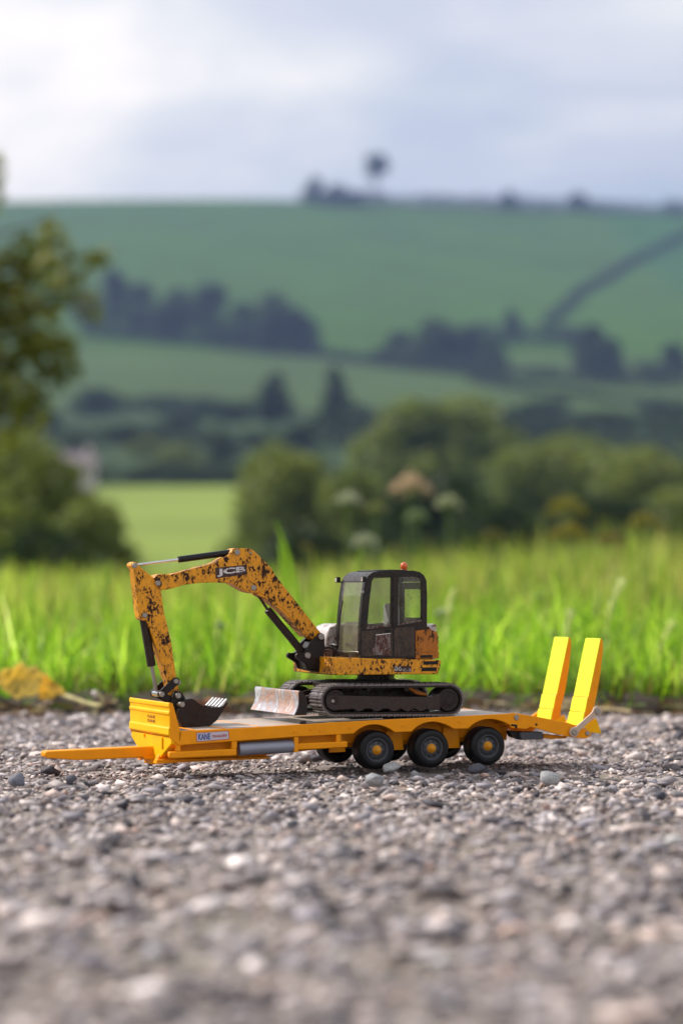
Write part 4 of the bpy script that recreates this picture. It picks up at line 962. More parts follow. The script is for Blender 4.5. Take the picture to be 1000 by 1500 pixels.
L_ = [blades(24000, -1.0, 1.0, .74, 1.7, hgt, lambda x, y, n: rng.uniform(.0014, .0036, n), 5, .62, green, filt=lambda x, y: rng.uniform(0, 1, len(x)) < .35 + .9 * clump(x * 1.7 + 3, y * 1.9)),
      blades(26000, -.95, .95, .70, .86, lambda x, y, n: rng.uniform(.010, .050, n), lambda x, y, n: rng.uniform(.002, .004, n), 3, .8, [((.16, .30, .02), 4), ((.08, .15, .015), 3), ((.22, .16, .07), 1.5), ((.07, .035, .015), 2)])]  # short blades, palette darkened for the shade at the foot of the sward
grass = np_mesh('verge_grass', *merge(L_), 'grass_blade'); tag(grass, 'bright green backlit grass on the verge behind the track', 'grass', kind='stuff')
# rougher, paler grass running back from the verge, taller on the right
def far_h(x, y, n):
    px = x / (y + 1.45) * FPX + 500
    return (.10 + .10 * np.clip((y - 1.6) / 3, 0, 1) + .12 * np.clip((px - 420) / 500, 0, 1) * np.clip((y - 2) / 3, 0, 1)) * rng.uniform(.6, 1.15, n)
mead = [((.22, .31, .04), 4), ((.32, .42, .07), 3), ((.42, .44, .14), 2.2), ((.42, .32, .15), 1.3), ((.11, .17, .03), 2)]
L_ = [blades(26000, -2.2, 2.2, 1.6, 9, far_h, lambda x, y, n: rng.uniform(.005, .011, n), 4, .4, mead)]
gm_ = np_mesh('meadow_grass', *merge(L_), 'grass_blade'); tag(gm_, 'rough seeding grass behind the bright verge, out of focus', 'grass', kind='stuff')

# dead leaf bits, straw and twig crumbs where the grass meets the stones
n = 1500; x = rng.uniform(-1.0, 1.0, n); y = edge(x) + rng.normal(.012, .035, n); a = rng.normal(0, .9, n); ln_ = rng.uniform(.004, .030, n); wd_ = rng.uniform(.0010, .0045, n); zz = np.maximum(terr(x, y), -.004) + rng.uniform(.001, .012, n)
dx, dy = np.cos(a) * ln_ / 2, np.sin(a) * ln_ / 2; qx, qy = -np.sin(a) * wd_ / 2, np.cos(a) * wd_ / 2; tl = rng.normal(0, .002, (n, 4))
V = np.stack([np.stack([x - dx - qx, y - dy - qy, zz + tl[:, 0]], -1), np.stack([x + dx - qx, y + dy - qy, zz + tl[:, 1]], -1), np.stack([x + dx + qx, y + dy + qy, zz + tl[:, 2] + wd_ * .5], -1), np.stack([x - dx + qx, y - dy + qy, zz + tl[:, 3] + wd_ * .5], -1)], 1).reshape(-1, 3)
pal = np.array([(.30, .22, .11), (.16, .09, .04), (.08, .04, .02), (.48, .40, .24), (.10, .14, .03)]); C = np.repeat(pal[rng.choice(5, n, p=[.25, .25, .25, .1, .15])] * rng.uniform(.7, 1.2, (n, 1)), 4, 0)
tag(np_mesh('leaf_litter', V, np.arange(n * 4).reshape(-1, 4), C, 'leaf'), 'brown leaf and straw crumbs along the ragged edge of the verge', 'leaf litter', kind='stuff')
# crumbly soil lip, its colour darkened also for shade under the sward
nx_ = 260; ny_ = 12; xs_ = np.linspace(-1.1, 1.1, nx_); us = np.linspace(0, 1, ny_); XS, US = np.meshgrid(xs_, us); YS = edge(XS) - .012 + .10 * US; ZS = -.006 + .020 * np.sin(np.pi * np.clip(US * 1.1, 0, 1)) ** .7 + rng.uniform(-.0025, .0025, XS.shape) + .004 * np.sin(XS * 90) * np.sin(XS * 37)
V = np.stack([XS, YS, ZS], -1).reshape(-1, 3); i, j = np.meshgrid(np.arange(ny_ - 1), np.arange(nx_ - 1), indexing='ij'); q = (i * nx_ + j).ravel(); C = np.array([.045, .032, .020]) * rng.uniform(.5, 1.7, (len(V), 1))
np_mesh('soil_shade_edge', V, np.stack([q, q + 1, q + nx_ + 1, q + nx_], 1), C, 'stone')['kind'] = 'structure'

# tall single blades that stand above the sward
def ribbon(name, pts, w_, c, label, cat, group=None, parent=None, m='grass_blade'):
    pts = [Vector(p) for p in pts]; n = 14; V = []; 
    for i in range(n + 1):
        u = i / n
        if len(pts) == 3: p = pts[0] * (1 - u) ** 2 + pts[1] * 2 * u * (1 - u) + pts[2] * u * u
        else: p = pts[0] * (1 - u) ** 3 + pts[1] * 3 * u * (1 - u) ** 2 + pts[2] * 3 * u * u * (1 - u) + pts[3] * u ** 3
        ww = w_ * (min(1, (1 - u) * 2.2) ** .8) * .5 + .0002
        V += [(p.x - ww, p.y - ww * .3, p.z), (p.x, p.y + ww * .45, p.z - ww * .1), (p.x + ww, p.y - ww * .2, p.z)]
    Fc = []
    for i in range(n):
        a = 3 * i; Fc += [(a, a + 1, a + 4, a + 3), (a + 1, a + 2, a + 5, a + 4)]
    V = np.array(V); o = np_mesh(name, V, np.array(Fc), np.tile(np.array(c), (len(V), 1)), m, parent, True)
    if cat: tag(o, label, cat, group)
    return o
def wp(px, py, d): r = ray(px, py); return CAM + r * (d / r.y)
for pts, d, c, lab, ww in (([(447, 900), (440, 840), (402, 762)], 2.9, (.20, .34, .03), 'long grass blade leaning left beyond the boom, tallest of the sward', 10),
                       ([(432, 900), (420, 850), (408, 790)], 2.75, (.19, .33, .03), 'shorter leaning grass blade beside the tallest one', 11),
                       ([(396, 900), (400, 860), (398, 822)], 2.7, (.16, .30, .02), 'upright grass blade under the bend of the boom', 9),
                       ([(44, 960), (46, 880), (47, 820)], 2.8, (.22, .34, .05), 'tall thin grass stem near the left edge', 7),
                       ([(156, 930), (153, 870), (160, 818)], 2.9, (.20, .30, .05), 'tall thin grass stem left of the dipper arm', 7),
                       ([(842, 900), (828, 850), (792, 812)], 3.0, (.22, .32, .05), 'arching grass stem above the raised ramps', 6),
                       ([(500, 850), (516, 840), (530, 800)], 3.0, (.22, .34, .05), 'pale grass blade just above the cab roof', 7)):
    k = d / FPX; P3 = [wp(*p, d) for p in pts]; P3[0].z = 0.0
    ribbon('grass_blade', P3, ww * k, c, lab, 'grass blade', 'tall blades rising out of the verge')
# pale dry seed stalks
for pts, d, lab in (([(872, 930), (890, 880), (915, 852)], 2.75, 'pale dry seed stalk leaning right above the near ramp'), ([(950, 990), (975, 930), (985, 915)], 2.6, 'pale dry seed stalk at the right edge of the verge'), ([(820, 960), (832, 905), (835, 900)], 2.6, 'short pale seed stalk between the ramps and the right edge'), ([(650, 930), (655, 885), (662, 868)], 2.7, 'white glinting seed stalk right of the cab')):
    k = d / FPX; P3 = [wp(*p, d) for p in pts]; P3[0].z = 0
    st = ribbon('seed_stalk', P3, 4 * k, (.50, .48, .28), lab, 'seed stalk', 'dry seed stalks in the verge')
    for i in range(16):
        u = .45 + .55 * i / 16; p = P3[0] * (1 - u) ** 2 + P3[1] * 2 * u * (1 - u) + P3[2] * u * u
        L2 = 11 * k; q = p + Vector((random.uniform(-.6, .6), random.uniform(-.3, .3), .8)) * L2
        ribbon('seed_husk', [p, (p + q) / 2, q], 4 * k, (.70, .70, .52), None, None, parent=st)
        
# ------------------------------------------------------------------ small things on the verge edge
def leaf_mesh(L0, W0, curl, c, seed, lobes=0.):
    r_ = random.Random(seed); nu, nv = 14, 8; V = []; C = []
    for i in range(nu + 1):
        u = i / nu; half = W0 * .5 * math.sin(math.pi * min(1, u * .96 + .03)) ** .7 * (1 + lobes * math.sin(u * 19))
        for j in range(nv + 1):
            v = j / nv * 2 - 1
            z = curl * (v * v) * half + L0 * .10 * math.sin(u * 7 + seed) * (1 - abs(v) * .3) + r_.uniform(-1, 1) * L0 * .012
            z += L0 * .045 * math.sin(v * 9 + u * 3); V.append((u * L0 - L0 / 2, v * half, z)); s = r_.uniform(.8, 1.15) * (1 if r_.random() > .16 else .45); C.append([q * s for q in c])
    Fc = [(i * (nv + 1) + j, i * (nv + 1) + j + 1, (i + 1) * (nv + 1) + j + 1, (i + 1) * (nv + 1) + j) for i in range(nu) for j in range(nv)]
    return np.array(V), np.array(Fc), np.array(C)
def leaf(px, py, d, wpx, c, label, seed, rot, curl=.5, ratio=.7, lobes=.12):
    p = wp(px, py, d); k = d / FPX; V, Fc, C = leaf_mesh(wpx * k, wpx * k * ratio, curl, c, seed, lobes)
    o = np_mesh('fallen_leaf', V, Fc, C, 'leaf', smooth=True); o.location = p; o.rotation_euler = rot
    sd = o.modifiers.new('solid', 'SOLIDIFY'); sd.thickness = .0004; tag(o, label, 'leaf', 'fallen leaves at the verge edge'); return o
leaf(32, 1004, 2.13, 74, (.85, .66, .16), 'crumpled yellow leaf at the left end of the verge', 2, (R(62), R(8), R(12)), .7, .75)
leaf(70, 1010, 2.10, 46, (.85, .58, .08), 'smaller golden leaf tucked against the crumpled yellow one', 5, (R(50), R(-30), R(70)), .8, .9)
leaf(306, 1036, 2.10, 62, (.30, .13, .06), 'brown dead leaf behind the digger bucket', 9, (R(35), R(5), R(-8)), .5, .5)
leaf(840, 1040, 2.12, 60, (.42, .33, .18), 'straw coloured dead leaf behind the lever arm', 12, (R(25), 0, R(10)), .4, .3)
def stem(name, pts, r0, c_label, cat, colour):
    n = 16; Q = []
    for i in range(n + 1):
        u = i / n; a = [Vector(p) for p in pts]
        while len(a) > 1: a = [a[k] * (1 - u) + a[k + 1] * u for k in range(len(a) - 1)]
        Q.append(tuple(a[0]))
    mb = MB(); mb.tube(Q, [r0 * (1 - .4 * i / n) for i in range(n + 1)], 8); V = np.array(mb.v); quads = np.array([f for f in mb.f if len(f) == 4])
    o = np_mesh(name, V, quads, np.tile(np.array(colour), (len(V), 1)), 'bark', smooth=True)
    if cat: tag(o, c_label, cat)
    return o
stem('curled_stem', [wp(60, 1008, 2.2), wp(118, 1022, 2.1), wp(175, 1060, 2.02), wp(150, 1020, 2.05), wp(140, 1012, 2.05)], .0022, 'pale curled dead stem with a white tip behind the headboard', 'dead stem', (.45, .40, .20))
hk = hull(90, .9, 20); tipo = np_mesh('stem_tip', hk[0] * .0042, hk[1], np.tile(np.array((.62, .56, .50)), (len(hk[0]), 1)), 'stone', bpy.data.objects['curled_stem'], True); tipo.location = wp(139, 1017, 2.05)
stem('twig', [wp(-30, 1050, 2.12), wp(30, 1046, 2.12), wp(95, 1044, 2.12)], .0020, 'thin dry twig lying along the verge edge at the left', 'twig', (.34, .26, .20))
stem('twig', [wp(830, 1040, 2.13), wp(900, 1037, 2.13), wp(925, 1043, 2.1)], .0018, 'straw stalk lying on the verge edge at the right', 'twig', (.48, .38, .22))

# ------------------------------------------------------------------ umbel flowers behind the verge
def umbel(px, py, d, wpx, c, label, group, flat=.75):
    top = wp(px, py, d); k = d / FPX; r0 = wpx * k / 2
    root = empty('umbel_flower', (top.x, top.y, float(terr(top.x, top.y)))); tag(root, label, 'flower', group)
    h = top.z - root.location.z
    def loc(o): o.parent = root; return o
    mb = MB(); mb.tube([(0, 0, 0), (.01 * random.uniform(-1, 1), 0, h * .5), (0, 0, h - r0 * .9)], [.003, .0025, .002], 6)
    V = np.array(mb.v); qd = np.array([f for f in mb.f if len(f) == 4]); np_mesh('stem', V, qd, np.tile(np.array((.15, .22, .06)), (len(V), 1)), 'bark', root, True)
    hv, hf = HUL[3]; Vs, Fs = [], []; b_ = 0; mb = MB()
    for i in range(22):
        a = 2.4 * i; rr = r0 * math.sqrt((i + .5) / 22); cx_, cy2, cz = rr * math.cos(a), rr * math.sin(a), h - flat * rr * rr / r0
        mb.tube([(0, 0, h - r0 * .95), (cx_, cy2, cz)], .0007, 4, cap=False)
        for q in range(9):
            v = hv * r0 * .14 + np.array([cx_ + random.gauss(0, r0 * .09), cy2 + random.gauss(0, r0 * .09), cz + random.gauss(0, r0 * .12)]); Vs.append(v); Fs.append(hf + b_); b_ += len(hv)
    V = np.array(mb.v); np_mesh('rays', V, np.array(mb.f), np.tile(np.array((.2, .28, .1)), (len(V), 1)), 'bark', root)
    V = np.concatenate(Vs); o = np_mesh('florets', V, np.concatenate(Fs), np.tile(np.array(c) * 1.1, (len(V), 1)), 'flower', root); o['kind'] = 'stuff'
W_ = 'white flower heads standing above the grass'; Y_ = 'yellow flower heads standing above the grass'
umbel(510, 722, 5.0, 40, (.62, .63, .58), 'white flat flower head above and left of the cab, level with the house behind', W_)
umbel(534, 784, 4.6, 40, (.60, .62, .55), 'lowest white flower head, just above the cab roof', W_)
umbel(656, 727, 5.2, 40, (.60, .62, .50), 'white flower head to the right of the pinkish one', W_)
umbel(600, 698, 5.6, 60, (.72, .58, .50), 'wide pinkish fading flower head, highest above the cab', W_)
umbel(610, 748, 5.4, 34, (.40, .48, .30), 'greenish half-open flower head below the pinkish one', W_)
umbel(550, 737, 5.6, 30, (.42, .44, .20), 'dull cream flower head between the two left white ones', W_)
umbel(829, 731, 5.6, 58, (.40, .36, .06), 'dull yellow flower head, upper of the two at the right', Y_)
umbel(832, 768, 5.0, 60, (.40, .34, .06), 'dull yellow flower head, lower of the two at the right', Y_)
umbel(944, 755, 5.4, 54, (.38, .34, .08), 'yellow flower head nearest the right edge', Y_)
umbel(722, 778, 5.2, 40, (.28, .26, .08), 'dim olive-yellow flower head right of the beacon', Y_)
umbel(893, 782, 5.8, 44, (.30, .16, .08), 'rusty brown seed head between the yellow flowers', Y_)
umbel(448, 797, 4.0, 18, (.40, .34, .14), 'small cream bud head above the bend of the boom', Y_)
umbel(322, 912, 2.6, 17, (.62, .66, .58), 'tiny white flower in the grass under the boom', W_)
umbel(645, 893, 2.7, 16, (.80, .82, .78), 'tiny bright white flower right of the cab', W_)
umbel(786, 870, 2.9, 13, (.70, .72, .66), 'tiny white flower above the far ramp', W_)
umbel(808, 924, 2.6, 12, (.62, .64, .55), 'tiny white flower touching the top of the far ramp', W_)

# ------------------------------------------------------------------ trees, bushes and hedges
def leaf_cloud(centres, radii, nleaf, lsize, seed, c0, c1, squash=.8):
    g_ = np.random.default_rng(seed); nc = len(centres); w_ = radii ** 2 / (radii ** 2).sum(); k = g_.choice(nc, nleaf, p=w_)
    v = g_.normal(size=(nleaf, 3)); v /= np.linalg.norm(v, axis=1)[:, None]; rad = g_.uniform(.55, 1.08, nleaf) ** .6
    p = centres[k] + v * (radii[k] * rad)[:, None] * np.array([1, 1, squash])
    a = g_.normal(size=(nleaf, 3)); a /= np.linalg.norm(a, axis=1)[:, None]; b = np.cross(a, g_.normal(size=(nleaf, 3))); b /= np.linalg.norm(b, axis=1)[:, None]
    s = lsize * g_.uniform(.6, 1.4, nleaf)[:, None]
    V = np.stack([p - a * s, p + b * s * .55, p + a * s, p - b * s * .55], 1).reshape(-1, 3)
    Fc = np.arange(nleaf * 4).reshape(-1, 4); t_ = g_.uniform(0, 1, (nleaf, 1)) * .6 + g_.uniform(0, 1, (nc, 1))[k] * .4
    C = np.repeat(np.array(c0) * (1 - t_) + np.array(c1) * t_, 4, 0); return V, Fc, C
def crown_proto(seed, shape, c0, c1, nleaf=2600):
    """unit-size crown: 1 wide, standing from z=0 to z=1 of its own height"""
    g_ = np.random.default_rng(seed)
    if shape == 'round': n = 26; u = g_.uniform(0, 1, n); a = g_.uniform(0, 6.28, n); z = .12 + .68 * u; r_ = .32 * np.sin(np.pi * np.clip(u * .8 + .18, 0, 1)) * g_.uniform(.4, 1, n); rad = g_.uniform(.14, .22, n)
    elif shape == 'tall': n = 24; u = np.linspace(0, 1, n); a = g_.uniform(0, 6.28, n); z = .15 + .78 * u; r_ = .20 * np.sin(np.pi * np.clip(u * .75 + .2, 0, 1)) * g_.uniform(.2, 1, n); rad = g_.uniform(.10, .17, n) * (1.15 - .5 * u)
    elif shape == 'bush': n = 30; u = g_.uniform(0, 1, n); a = g_.uniform(0, 6.28, n); z = .10 + .66 * u; r_ = .36 * np.cos(u * 1.2) * g_.uniform(.3, 1, n); rad = g_.uniform(.11, .19, n)
    else: n = 12; u = np.full(n, .8); a = g_.uniform(0, 6.28, n); z = .62 + .22 * g_.uniform(0, 1, n); r_ = .30 * g_.uniform(.2, 1, n); rad = g_.uniform(.11, .17, n)
    cs = np.stack([r_ * np.cos(a), r_ * np.sin(a), z], 1)
    V, Fc, C = leaf_cloud(cs, rad, nleaf, .030, seed, c0, c1, .85)
    o = np_mesh('crown', V, Fc, C, 'leaf'); me = o.data; bpy.data.objects.remove(o); return me
mb = MB(); mb.tube([(0, 0, -.03), (.01, 0, .15), (0, .01, .35), (.015, 0, .62)], [.035, .026, .02, .008], 8)
for a_ in (0.4, 2.3, 4.1, 5.3): mb.tube([(0, 0, .28 + a_ * .03), (.10 * math.cos(a_), .10 * math.sin(a_), .45 + a_ * .02), (.2 * math.cos(a_), .2 * math.sin(a_), .62)], [.014, .009, .004], 6)
V = np.array(mb.v); qd = np.array([f for f in mb.f if len(f) == 4]); o = np_mesh('trunk', V, qd, np.tile(np.array((.10, .075, .055)), (len(V), 1)), 'bark'); TRUNK = o.data; bpy.data.objects.remove(o)
DK0, DK1 = (.018, .032, .010), (.040, .062, .018)
OL0, OL1 = (.075, .105, .028), (.25, .28, .07)
CR = {('round', 'dark', s): crown_proto(s, 'round', DK0, DK1) for s in (11, 12, 13)}
CR.update({('round', 'olive', s): crown_proto(s, 'round', OL0, OL1) for s in (21, 22)})
CR.update({('tall', 'dark', s): crown_proto(s, 'tall', DK0, DK1) for s in (31, 32)})
CR.update({('bush', 'olive', s): crown_proto(s, 'bush', OL0, OL1, 5200) for s in (41, 42, 43)})
CR.update({('bush', 'dark', s): crown_proto(s, 'bush', DK0, DK1, 3600) for s in (51, 52)})
CR.update({('crest', 'dark', s): crown_proto(s, 'crest', DK0, DK1, 1300) for s in (61,)})
WIDE = {'round': 1.3, 'tall': 1.5, 'bush': 1.5, 'crest': 1.1}
def plant(kind, tone, px, top, wpx, label, base=None, d=None, name=None, group=None, cat='tree', deep=1.0):
    """a tree or bush whose crown spans wpx pixels and reaches the row `top`; base row or distance fixes where it stands"""
    if d is None: x, y = on_terrain(px, base); d = y + 1.45
    else: x, y = sp(px, d), d - 1.45
    z = float(terr(x, y)); zt = wp(px, top, d).z; H = (zt - z) * (1.16 if kind == 'bush' else 1.04); Wd = wpx * d / FPX * WIDE[kind]
    keys = [k for k in CR if k[0] == kind and k[1] == tone]; me = CR[random.choice(keys)]
    nm = name or {'round': 'tree', 'tall': 'tall_tree', 'bush': 'bush', 'crest': 'lone_tree'}[kind]
    r_ = empty(nm, (x, y, z), random.uniform(0, 6.28)); tag(r_, label, cat, group)
    c = bpy.data.objects.new('crown', me); col.objects.link(c); c.parent = r_; c.scale = (Wd, Wd * deep, H)
    if not me.materials: me.materials.append(MATS['leaf'])
    t_ = bpy.data.objects.new('trunk', TRUNK); col.objects.link(t_); t_.parent = r_; t_.scale = (min(Wd, H) * .9, min(Wd, H) * .9, H)
    return r_
G = 'trees in the hedgerow halfway up the hill'
for a_ in ((128, 420, 50, 'low dark tree at the very left of the halfway hedgerow, half behind the near branches', 486), (234, 440, 50, 'low dark tree before the big left clump', 498), (430, 446, 60, 'dark tree filling the right slope of the left clump', 517), (560, 508, 46, 'low dark tree where the right clump begins', 534), (664, 478, 60, 'dark tree behind the biggest one in the right clump', 540), (720, 488, 50, 'low dark tree at the left end of the bright field patch', 545), (166, 392, 60, 'dark tree at the left end of the halfway hedgerow, behind the near branches', 486), (205, 410, 62, 'second dark tree from the left in the halfway hedgerow', 492),
           (262, 418, 74, 'broad dark tree starting the big left clump of the halfway hedgerow', 500), (308, 412, 80, 'tallest dark tree in the left clump of the halfway hedgerow', 505),
           (352, 440, 60, 'lower dark tree filling the dip of the left clump', 510), (402, 424, 84, 'broad dark tree right of the dip in the left clump', 516), (448, 462, 50, 'small dark tree at the right end of the left clump', 518),
           (588, 482, 60, 'sloping dark tree at the left end of the right clump', 535), (636, 462, 84, 'biggest dark tree in the right clump of the halfway hedgerow', 542), (688, 474, 56, 'dark tree right of the biggest one in the right clump', 540),
           (748, 452, 36, 'narrow dark tree rising from the hedge above the bright field patch', 506), (868, 470, 62, 'dark tree right of the bright field patch', 556), (892, 492, 46, 'smaller dark tree beside the one right of the bright patch', 556), (985, 500, 50, 'dark tree in the halfway hedgerow at the right edge', 560)):
    plant('round', 'dark', a_[0], a_[1], a_[2], a_[3], base=a_[4], group=G)
G = 'trees along the skyline'
plant('round', 'dark', 462, 258, 34, 'left tree of the skyline clump', base=299.5, group=G); plant('round', 'dark', 492, 268, 40, 'middle tree of the skyline clump', base=299.5, group=G); plant('bush', 'dark', 516, 280, 30, 'low right tree of the skyline clump', base=299.5, group=G, name='tree')
plant('crest', 'dark', 549, 224, 56, 'lone skyline tree with a high crown on a bare trunk', base=299.5, group=G)
plant('round', 'dark', 745, 278, 30, 'small round skyline tree, left of the two on the right', base=305, group=G); plant('round', 'dark', 846, 281, 36, 'small round skyline tree, right of the two on the right', base=308, group=G)
G = 'trees in the valley'
for kd, tn, px, top, wpx, lab, d in (('tall', 'dark', 489, 540, 64, 'tall dark valley tree behind the middle of the picture', 470), ('tall', 'dark', 402, 548, 70, 'dark valley tree left of the tall one', 500), ('round', 'dark', 520, 590, 60, 'lower dark tree at the right foot of the tall one', 480),
        ('round', 'dark', 140, 566, 90, 'dark tree behind the near branches, above the pale house', 560), ('round', 'dark', 185, 618, 76, 'dark tree above and right of the pale house', 430), ('round', 'dark', 255, 606, 80, 'blue-green tree left of centre in the valley', 480), ('round', 'olive', 262, 650, 90, 'rounded green tree at the head of the pale meadow', 360), ('round', 'dark', 318, 640, 70, 'dark tree at the right head of the pale meadow', 370), ('bush', 'dark', 225, 678, 80, 'low dark bush along the far end of the pale meadow', 330), ('bush', 'dark', 300, 685, 90, 'second low dark bush along the far end of the pale meadow', 330),
        ('round', 'dark', 60, 600, 110, 'dark tree behind the near branches at the left edge', 470), ('round', 'dark', 20, 640, 90, 'dark tree left of the pale house', 400), ('round', 'dark', 340, 590, 70, 'blue-green tree left of the two tall valley trees', 520),
        ('round', 'dark', 800, 585, 130, 'grey-green tree mass at the right middle of the valley', 520), ('round', 'dark', 880, 600, 120, 'second grey-green tree right of the middle of the valley', 500), ('round', 'dark', 965, 590, 110, 'dark blue-green tree at the right edge of the valley', 520), ('round', 'dark', 112, 640, 70, 'dark tree just above the farmhouse roof', 400), ('round', 'dark', 300, 600, 80, 'dark tree in the valley above the head of the pale meadow', 540), ('round', 'dark', 380, 640, 70, 'dark tree left of the foot of the tall valley trees', 420), ('round', 'olive', 215, 640, 70, 'mid green tree behind the low bushes of the pale meadow', 400), ('round', 'dark', 560, 600, 90, 'dark tree just left of the big round olive tree', 430), ('round', 'dark', 730, 600, 90, 'dark tree just right of the big round olive tree', 430), ('round', 'dark', 440, 620, 70, 'dark tree between the two tall valley trees and the olive bush', 400)):
    plant(kd, tn, px, top, wpx, lab, d=d, group=G)
G = 'large bushes beyond the verge'
for tn, px, top, wpx, lab, d in (('olive', 640, 584, 240, 'big round olive tree above the cab', 210), ('olive', 812, 640, 215, 'big round olive bush above the ramps', 150), ('olive', 955, 660, 190, 'olive bush at the right edge', 130),
        ('olive', 428, 662, 185, 'dark olive bush above the bend of the boom', 95), ('olive', 520, 700, 130, 'olive bush behind the left white flower', 90), ('dark', 620, 690, 210, 'dark bush behind the white flowers', 80), ('dark', 740, 735, 200, 'low dark bush behind the yellow flowers', 70), ('dark', 905, 722, 200, 'low dark bush at the right behind the yellow flowers', 75),
        ('olive', 20, 640, 260, 'olive bush at the left edge under the near branches', 45), ('olive', 130, 735, 180, 'low olive bush left of the dipper arm', 40), ('dark', 60, 770, 220, 'low dark bush in the bottom left behind the grass', 30), ('dark', 470, 770, 190, 'low dark bush behind the tall leaning blades', 50), ('olive', 1040, 700, 220, 'olive bush cut by the right edge', 100), ('olive', -90, 650, 230, 'olive bush beyond the left edge', 60)):
    plant('bush', tn, px, top, wpx, lab, d=d, group=G, cat='bush')
# hedges: one leafy strip each, following the ground
def hedge(pts, hpx, label, seed, tone=(DK0, DK1)):
    W3 = [on_terrain(*p) if len(p) == 2 else (sp(p[0], p[2]), p[2] - 1.45) for p in pts]; cs = []; rd = []; g_ = random.Random(seed)
    for (x0, y0), (x1, y1) in zip(W3[:-1], W3[1:]):
        Ln = math.hypot(x1 - x0, y1 - y0); hh = hpx * (y0 + 1.45) / FPX; n = max(3, int(Ln / (hh * .45)))
        for i in range(n):
            u = (i + .5) / n; x = x0 + (x1 - x0) * u; y = y0 + (y1 - y0) * u; r_ = hh * g_.uniform(.38, .62)
            cs.append((x + g_.uniform(-1, 1), y + g_.uniform(-1, 1), float(terr(x, y)) + r_ * .8)); rd.append(r_)
    cs = np.array(cs); rd = np.array(rd); o0 = cs[0].copy(); o0[2] = float(terr(o0[0], o0[1]))
    V, Fc, C = leaf_cloud(cs - o0, rd, 160 * len(cs), float(rd.mean()) * .16, seed, *tone)
    o = np_mesh('hedge', V, Fc, C, 'leaf'); o.location = o0; tag(o, label, 'hedge', 'hedges dividing the fields')
hedge([(120, 492), (300, 508), (470, 524), (560, 536)], 16, 'hedge under the left tree clump halfway up the hill', 1)
hedge([(560, 536), (700, 552), (850, 562), (1010, 568)], 26, 'hedge under the right tree clump, below the bright field patch', 2)
hedge([(690, 494), (760, 500), (830, 500), (860, 520)], 30, 'hedge along the top of the bright field patch', 3)
hedge([(800, 478), (850, 430), (920, 388), (1010, 345)], 13, 'hedge climbing diagonally to the right towards the skyline', 4)
hedge([(440, 0, 1500), (560, 0, 1500), (640, 0, 1500), (700, 0, 1500)], 19, 'thin hedge on the skyline under and right of the lone tree', 5)
hedge([(700, 0, 1490), (860, 0, 1490), (1030, 0, 1480)], 23, 'long skyline hedge at the right', 6)
hedge([(110, 600), (220, 603), (360, 612), (430, 618)], 30, 'hedge across the valley left of the tall trees', 7)
hedge([(930, 548), (1010, 545)], 22, 'short hedge at the right edge beside the halfway hedgerow', 8)
hedge([(-60, 718, 325), (120, 718, 325), (340, 718, 325), (560, 718, 325)], 34, 'hedge closing the far end of the pale meadow', 9)
hedge([(-60, 718, 304), (60, 718, 303), (100, 718, 302)], 17, 'low hedge in front of the farmhouse', 12)
hedge([(440, 660, 420), (560, 650, 420), (700, 640, 430)], 60, 'dark hedge in the valley behind the big round olive tree', 13)
hedge([(700, 640, 440), (860, 640, 430), (1040, 640, 430)], 60, 'dark hedge in the valley at the right, behind the olive bushes', 14)
hedge([(-40, 660, 430), (200, 660, 430), (440, 660, 420)], 30, 'hedge in the valley above the farmhouse', 15)
hedge([(560, 700, 330), (760, 700, 330), (1060, 700, 330)], 70, 'tall hedge behind the olive bushes at the right', 10)
hedge([(690, 560), (770, 575), (900, 590), (1010, 596)], 14, 'thin hedge below the halfway hedgerow at the right', 11)
# pale farmhouse half hidden behind the hedge
hx_, hy_ = sp(96, 312), 312 - 1.45; hz_ = float(terr(hx_, hy_)); hs_ = empty('farmhouse', (hx_, hy_, hz_), R(12)); tag(hs_, 'pale farmhouse half hidden among the valley trees at the left', 'house')
painted('house_wall', (.62, .55, .50), rough=.9, dust=.1, scale=.02); painted('house_roof', (.20, .16, .16), rough=.9, dust=.1, scale=.02); painted('house_glass', (.03, .03, .04), rough=.1)
mb = MB(); mb.prism([(-3.6, 0), (3.6, 0), (3.6, 3.0), (-3.6, 3.0)], -3, 3); build(mb, 'wall', 'house_wall', hs_, scale=1)
mb = MB(); mb.v = [(-3.9, -3.4, 2.9), (3.9, -3.4, 2.9), (3.9, 3.4, 2.9), (-3.9, 3.4, 2.9), (-3.9, 0, 4.9), (3.9, 0, 4.9)]; mb.f = [(0, 1, 5, 4), (2, 3, 4, 5), (0, 4, 3), (1, 2, 5), (0, 3, 2, 1)]; rf_ = build(mb, 'roof', 'house_roof', hs_, scale=1)
mb = MB(); mb.box(2.6, 3.3, -.4, .4, 4.2, 5.7); build(mb, 'chimney', 'house_wall', rf_, scale=1)
for x in (-2.8, -1, .9, 2.7):
    mb = MB(); mb.box(x - .45, x + .45, -3.05, -2.9, 1.4, 2.6); wf = build(mb, 'window', 'house_wall', hs_, scale=1)
    mb = MB(); mb.box(x - .36, x + .36, -3.1, -3.04, 1.5, 2.5); build(mb, 'pane', 'house_glass', wf, scale=1)
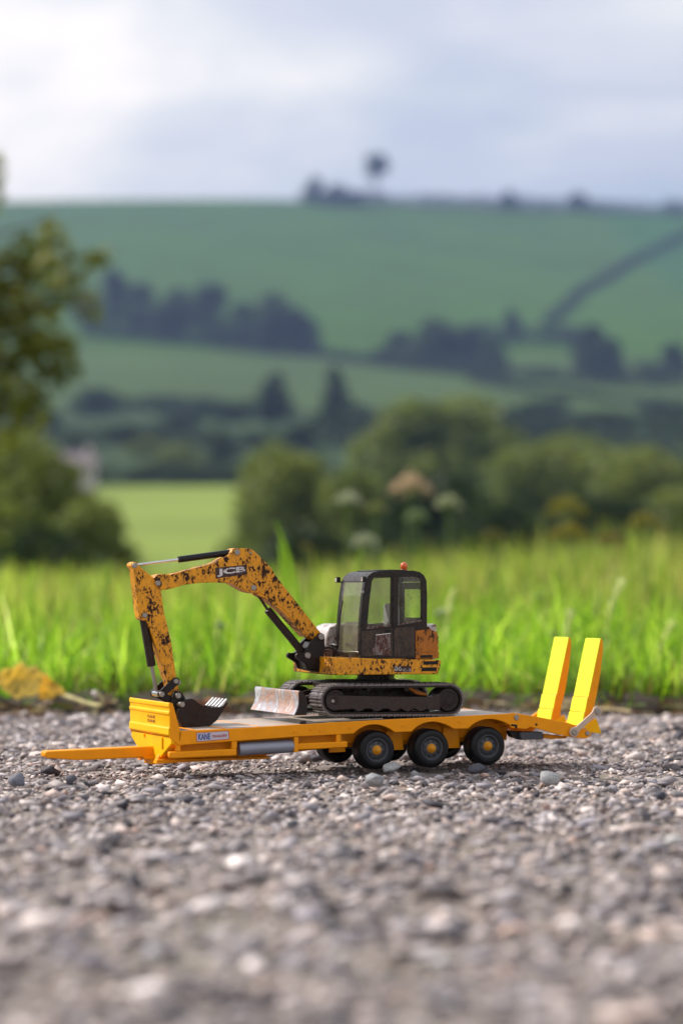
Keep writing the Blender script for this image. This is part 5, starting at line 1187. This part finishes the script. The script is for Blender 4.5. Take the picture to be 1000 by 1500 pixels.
# the near tree whose branches reach in from the left
d = 11.5; tx, ty_ = sp(-230, d), d - 1.45; nt3 = empty('roadside_tree', (tx, ty_, float(terr(tx, ty_)))); tag(nt3, 'near roadside tree reaching leafy branches in from the left edge', 'tree')
z0 = nt3.location.z
def L3(px, py, dd=d): p = wp(px, py, dd); return Vector((p.x - tx, p.y - ty_, p.z - z0))
mb = MB(); tips = [(150, 372), (80, 322), (40, 420), (120, 440), (95, 500), (60, 590), (20, 640), (10, 520), (100, 545), (60, 470), (20, 360), (110, 390)]
mb.tube([(0, 0, -.1), (.02, 0, .9), (-.03, .05, 1.7), (.05, 0, 2.4)], [.09, .07, .055, .03], 10)
for px, py in tips:
    e_ = L3(px, py, d + random.uniform(-.3, .3)); s_ = Vector((0, 0, max(.5, e_.z - .45))); mm = (s_ + e_) / 2 + Vector((0, 0, .12)); mb.tube([s_, (s_ + mm) / 2, mm, e_], [.022, .016, .011, .004], 6)
V = np.array([tuple(p) for p in mb.v]); qd = np.array([f for f in mb.f if len(f) == 4]); np_mesh('trunk', V, qd, np.tile(np.array((.10, .08, .055)), (len(V), 1)), 'bark', nt3, True)
cs, rd = [], []
for px, py, rp in ((150, 374, 16), (128, 388, 20), (78, 340, 20), (86, 372, 24), (72, 395, 26), (40, 372, 30), (20, 400, 34), (50, 425, 34), (100, 425, 24), (130, 455, 22), (60, 480, 36), (20, 500, 46), (80, 520, 36), (45, 555, 46), (100, 540, 22), (10, 590, 44), (45, 600, 30), (0, 440, 40), (-40, 480, 60), (-50, 400, 50), (-50, 580, 60), (-120, 520, 80), (-140, 420, 80), (-230, 480, 110), (-200, 330, 90), (-330, 440, 90), (-330, 560, 80), (-200, 600, 80), (10, 640, 22), (-4, 235, 12), (-12, 255, 16), (-25, 290, 30), (-60, 330, 36)):
    dd = d + random.uniform(-.35, .35); v = L3(px, py, dd); cs.append(tuple(v)); rd.append(rp * dd / FPX)
V, Fc, C = leaf_cloud(np.array(cs), np.array(rd), 5200, .034, 5, (.06, .085, .018), (.26, .25, .035), 1.0)
np_mesh('crown', V, Fc, C, 'leaf', nt3)
# ------------------------------------------------------------------ air
hm = bpy.data.materials.new('haze_air'); hm.use_nodes = True; t = hm.node_tree; t.nodes.clear(); o_ = t.nodes.new('ShaderNodeOutputMaterial'); pv = t.nodes.new('ShaderNodeVolumePrincipled')
pv.inputs['Color'].default_value = (.29, .38, .72, 1); pv.inputs['Density'].default_value = HAZE; pv.inputs['Anisotropy'].default_value = .0
t.links.new(pv.outputs[0], o_.inputs['Volume'])
mb = MB(); mb.box(-1300, 1300, -90, 1800, -6, 300); MATS['haze_air'] = hm
hb_ = build(mb, 'haze', 'haze_air', None, scale=1); hb_['kind'] = 'stuff'
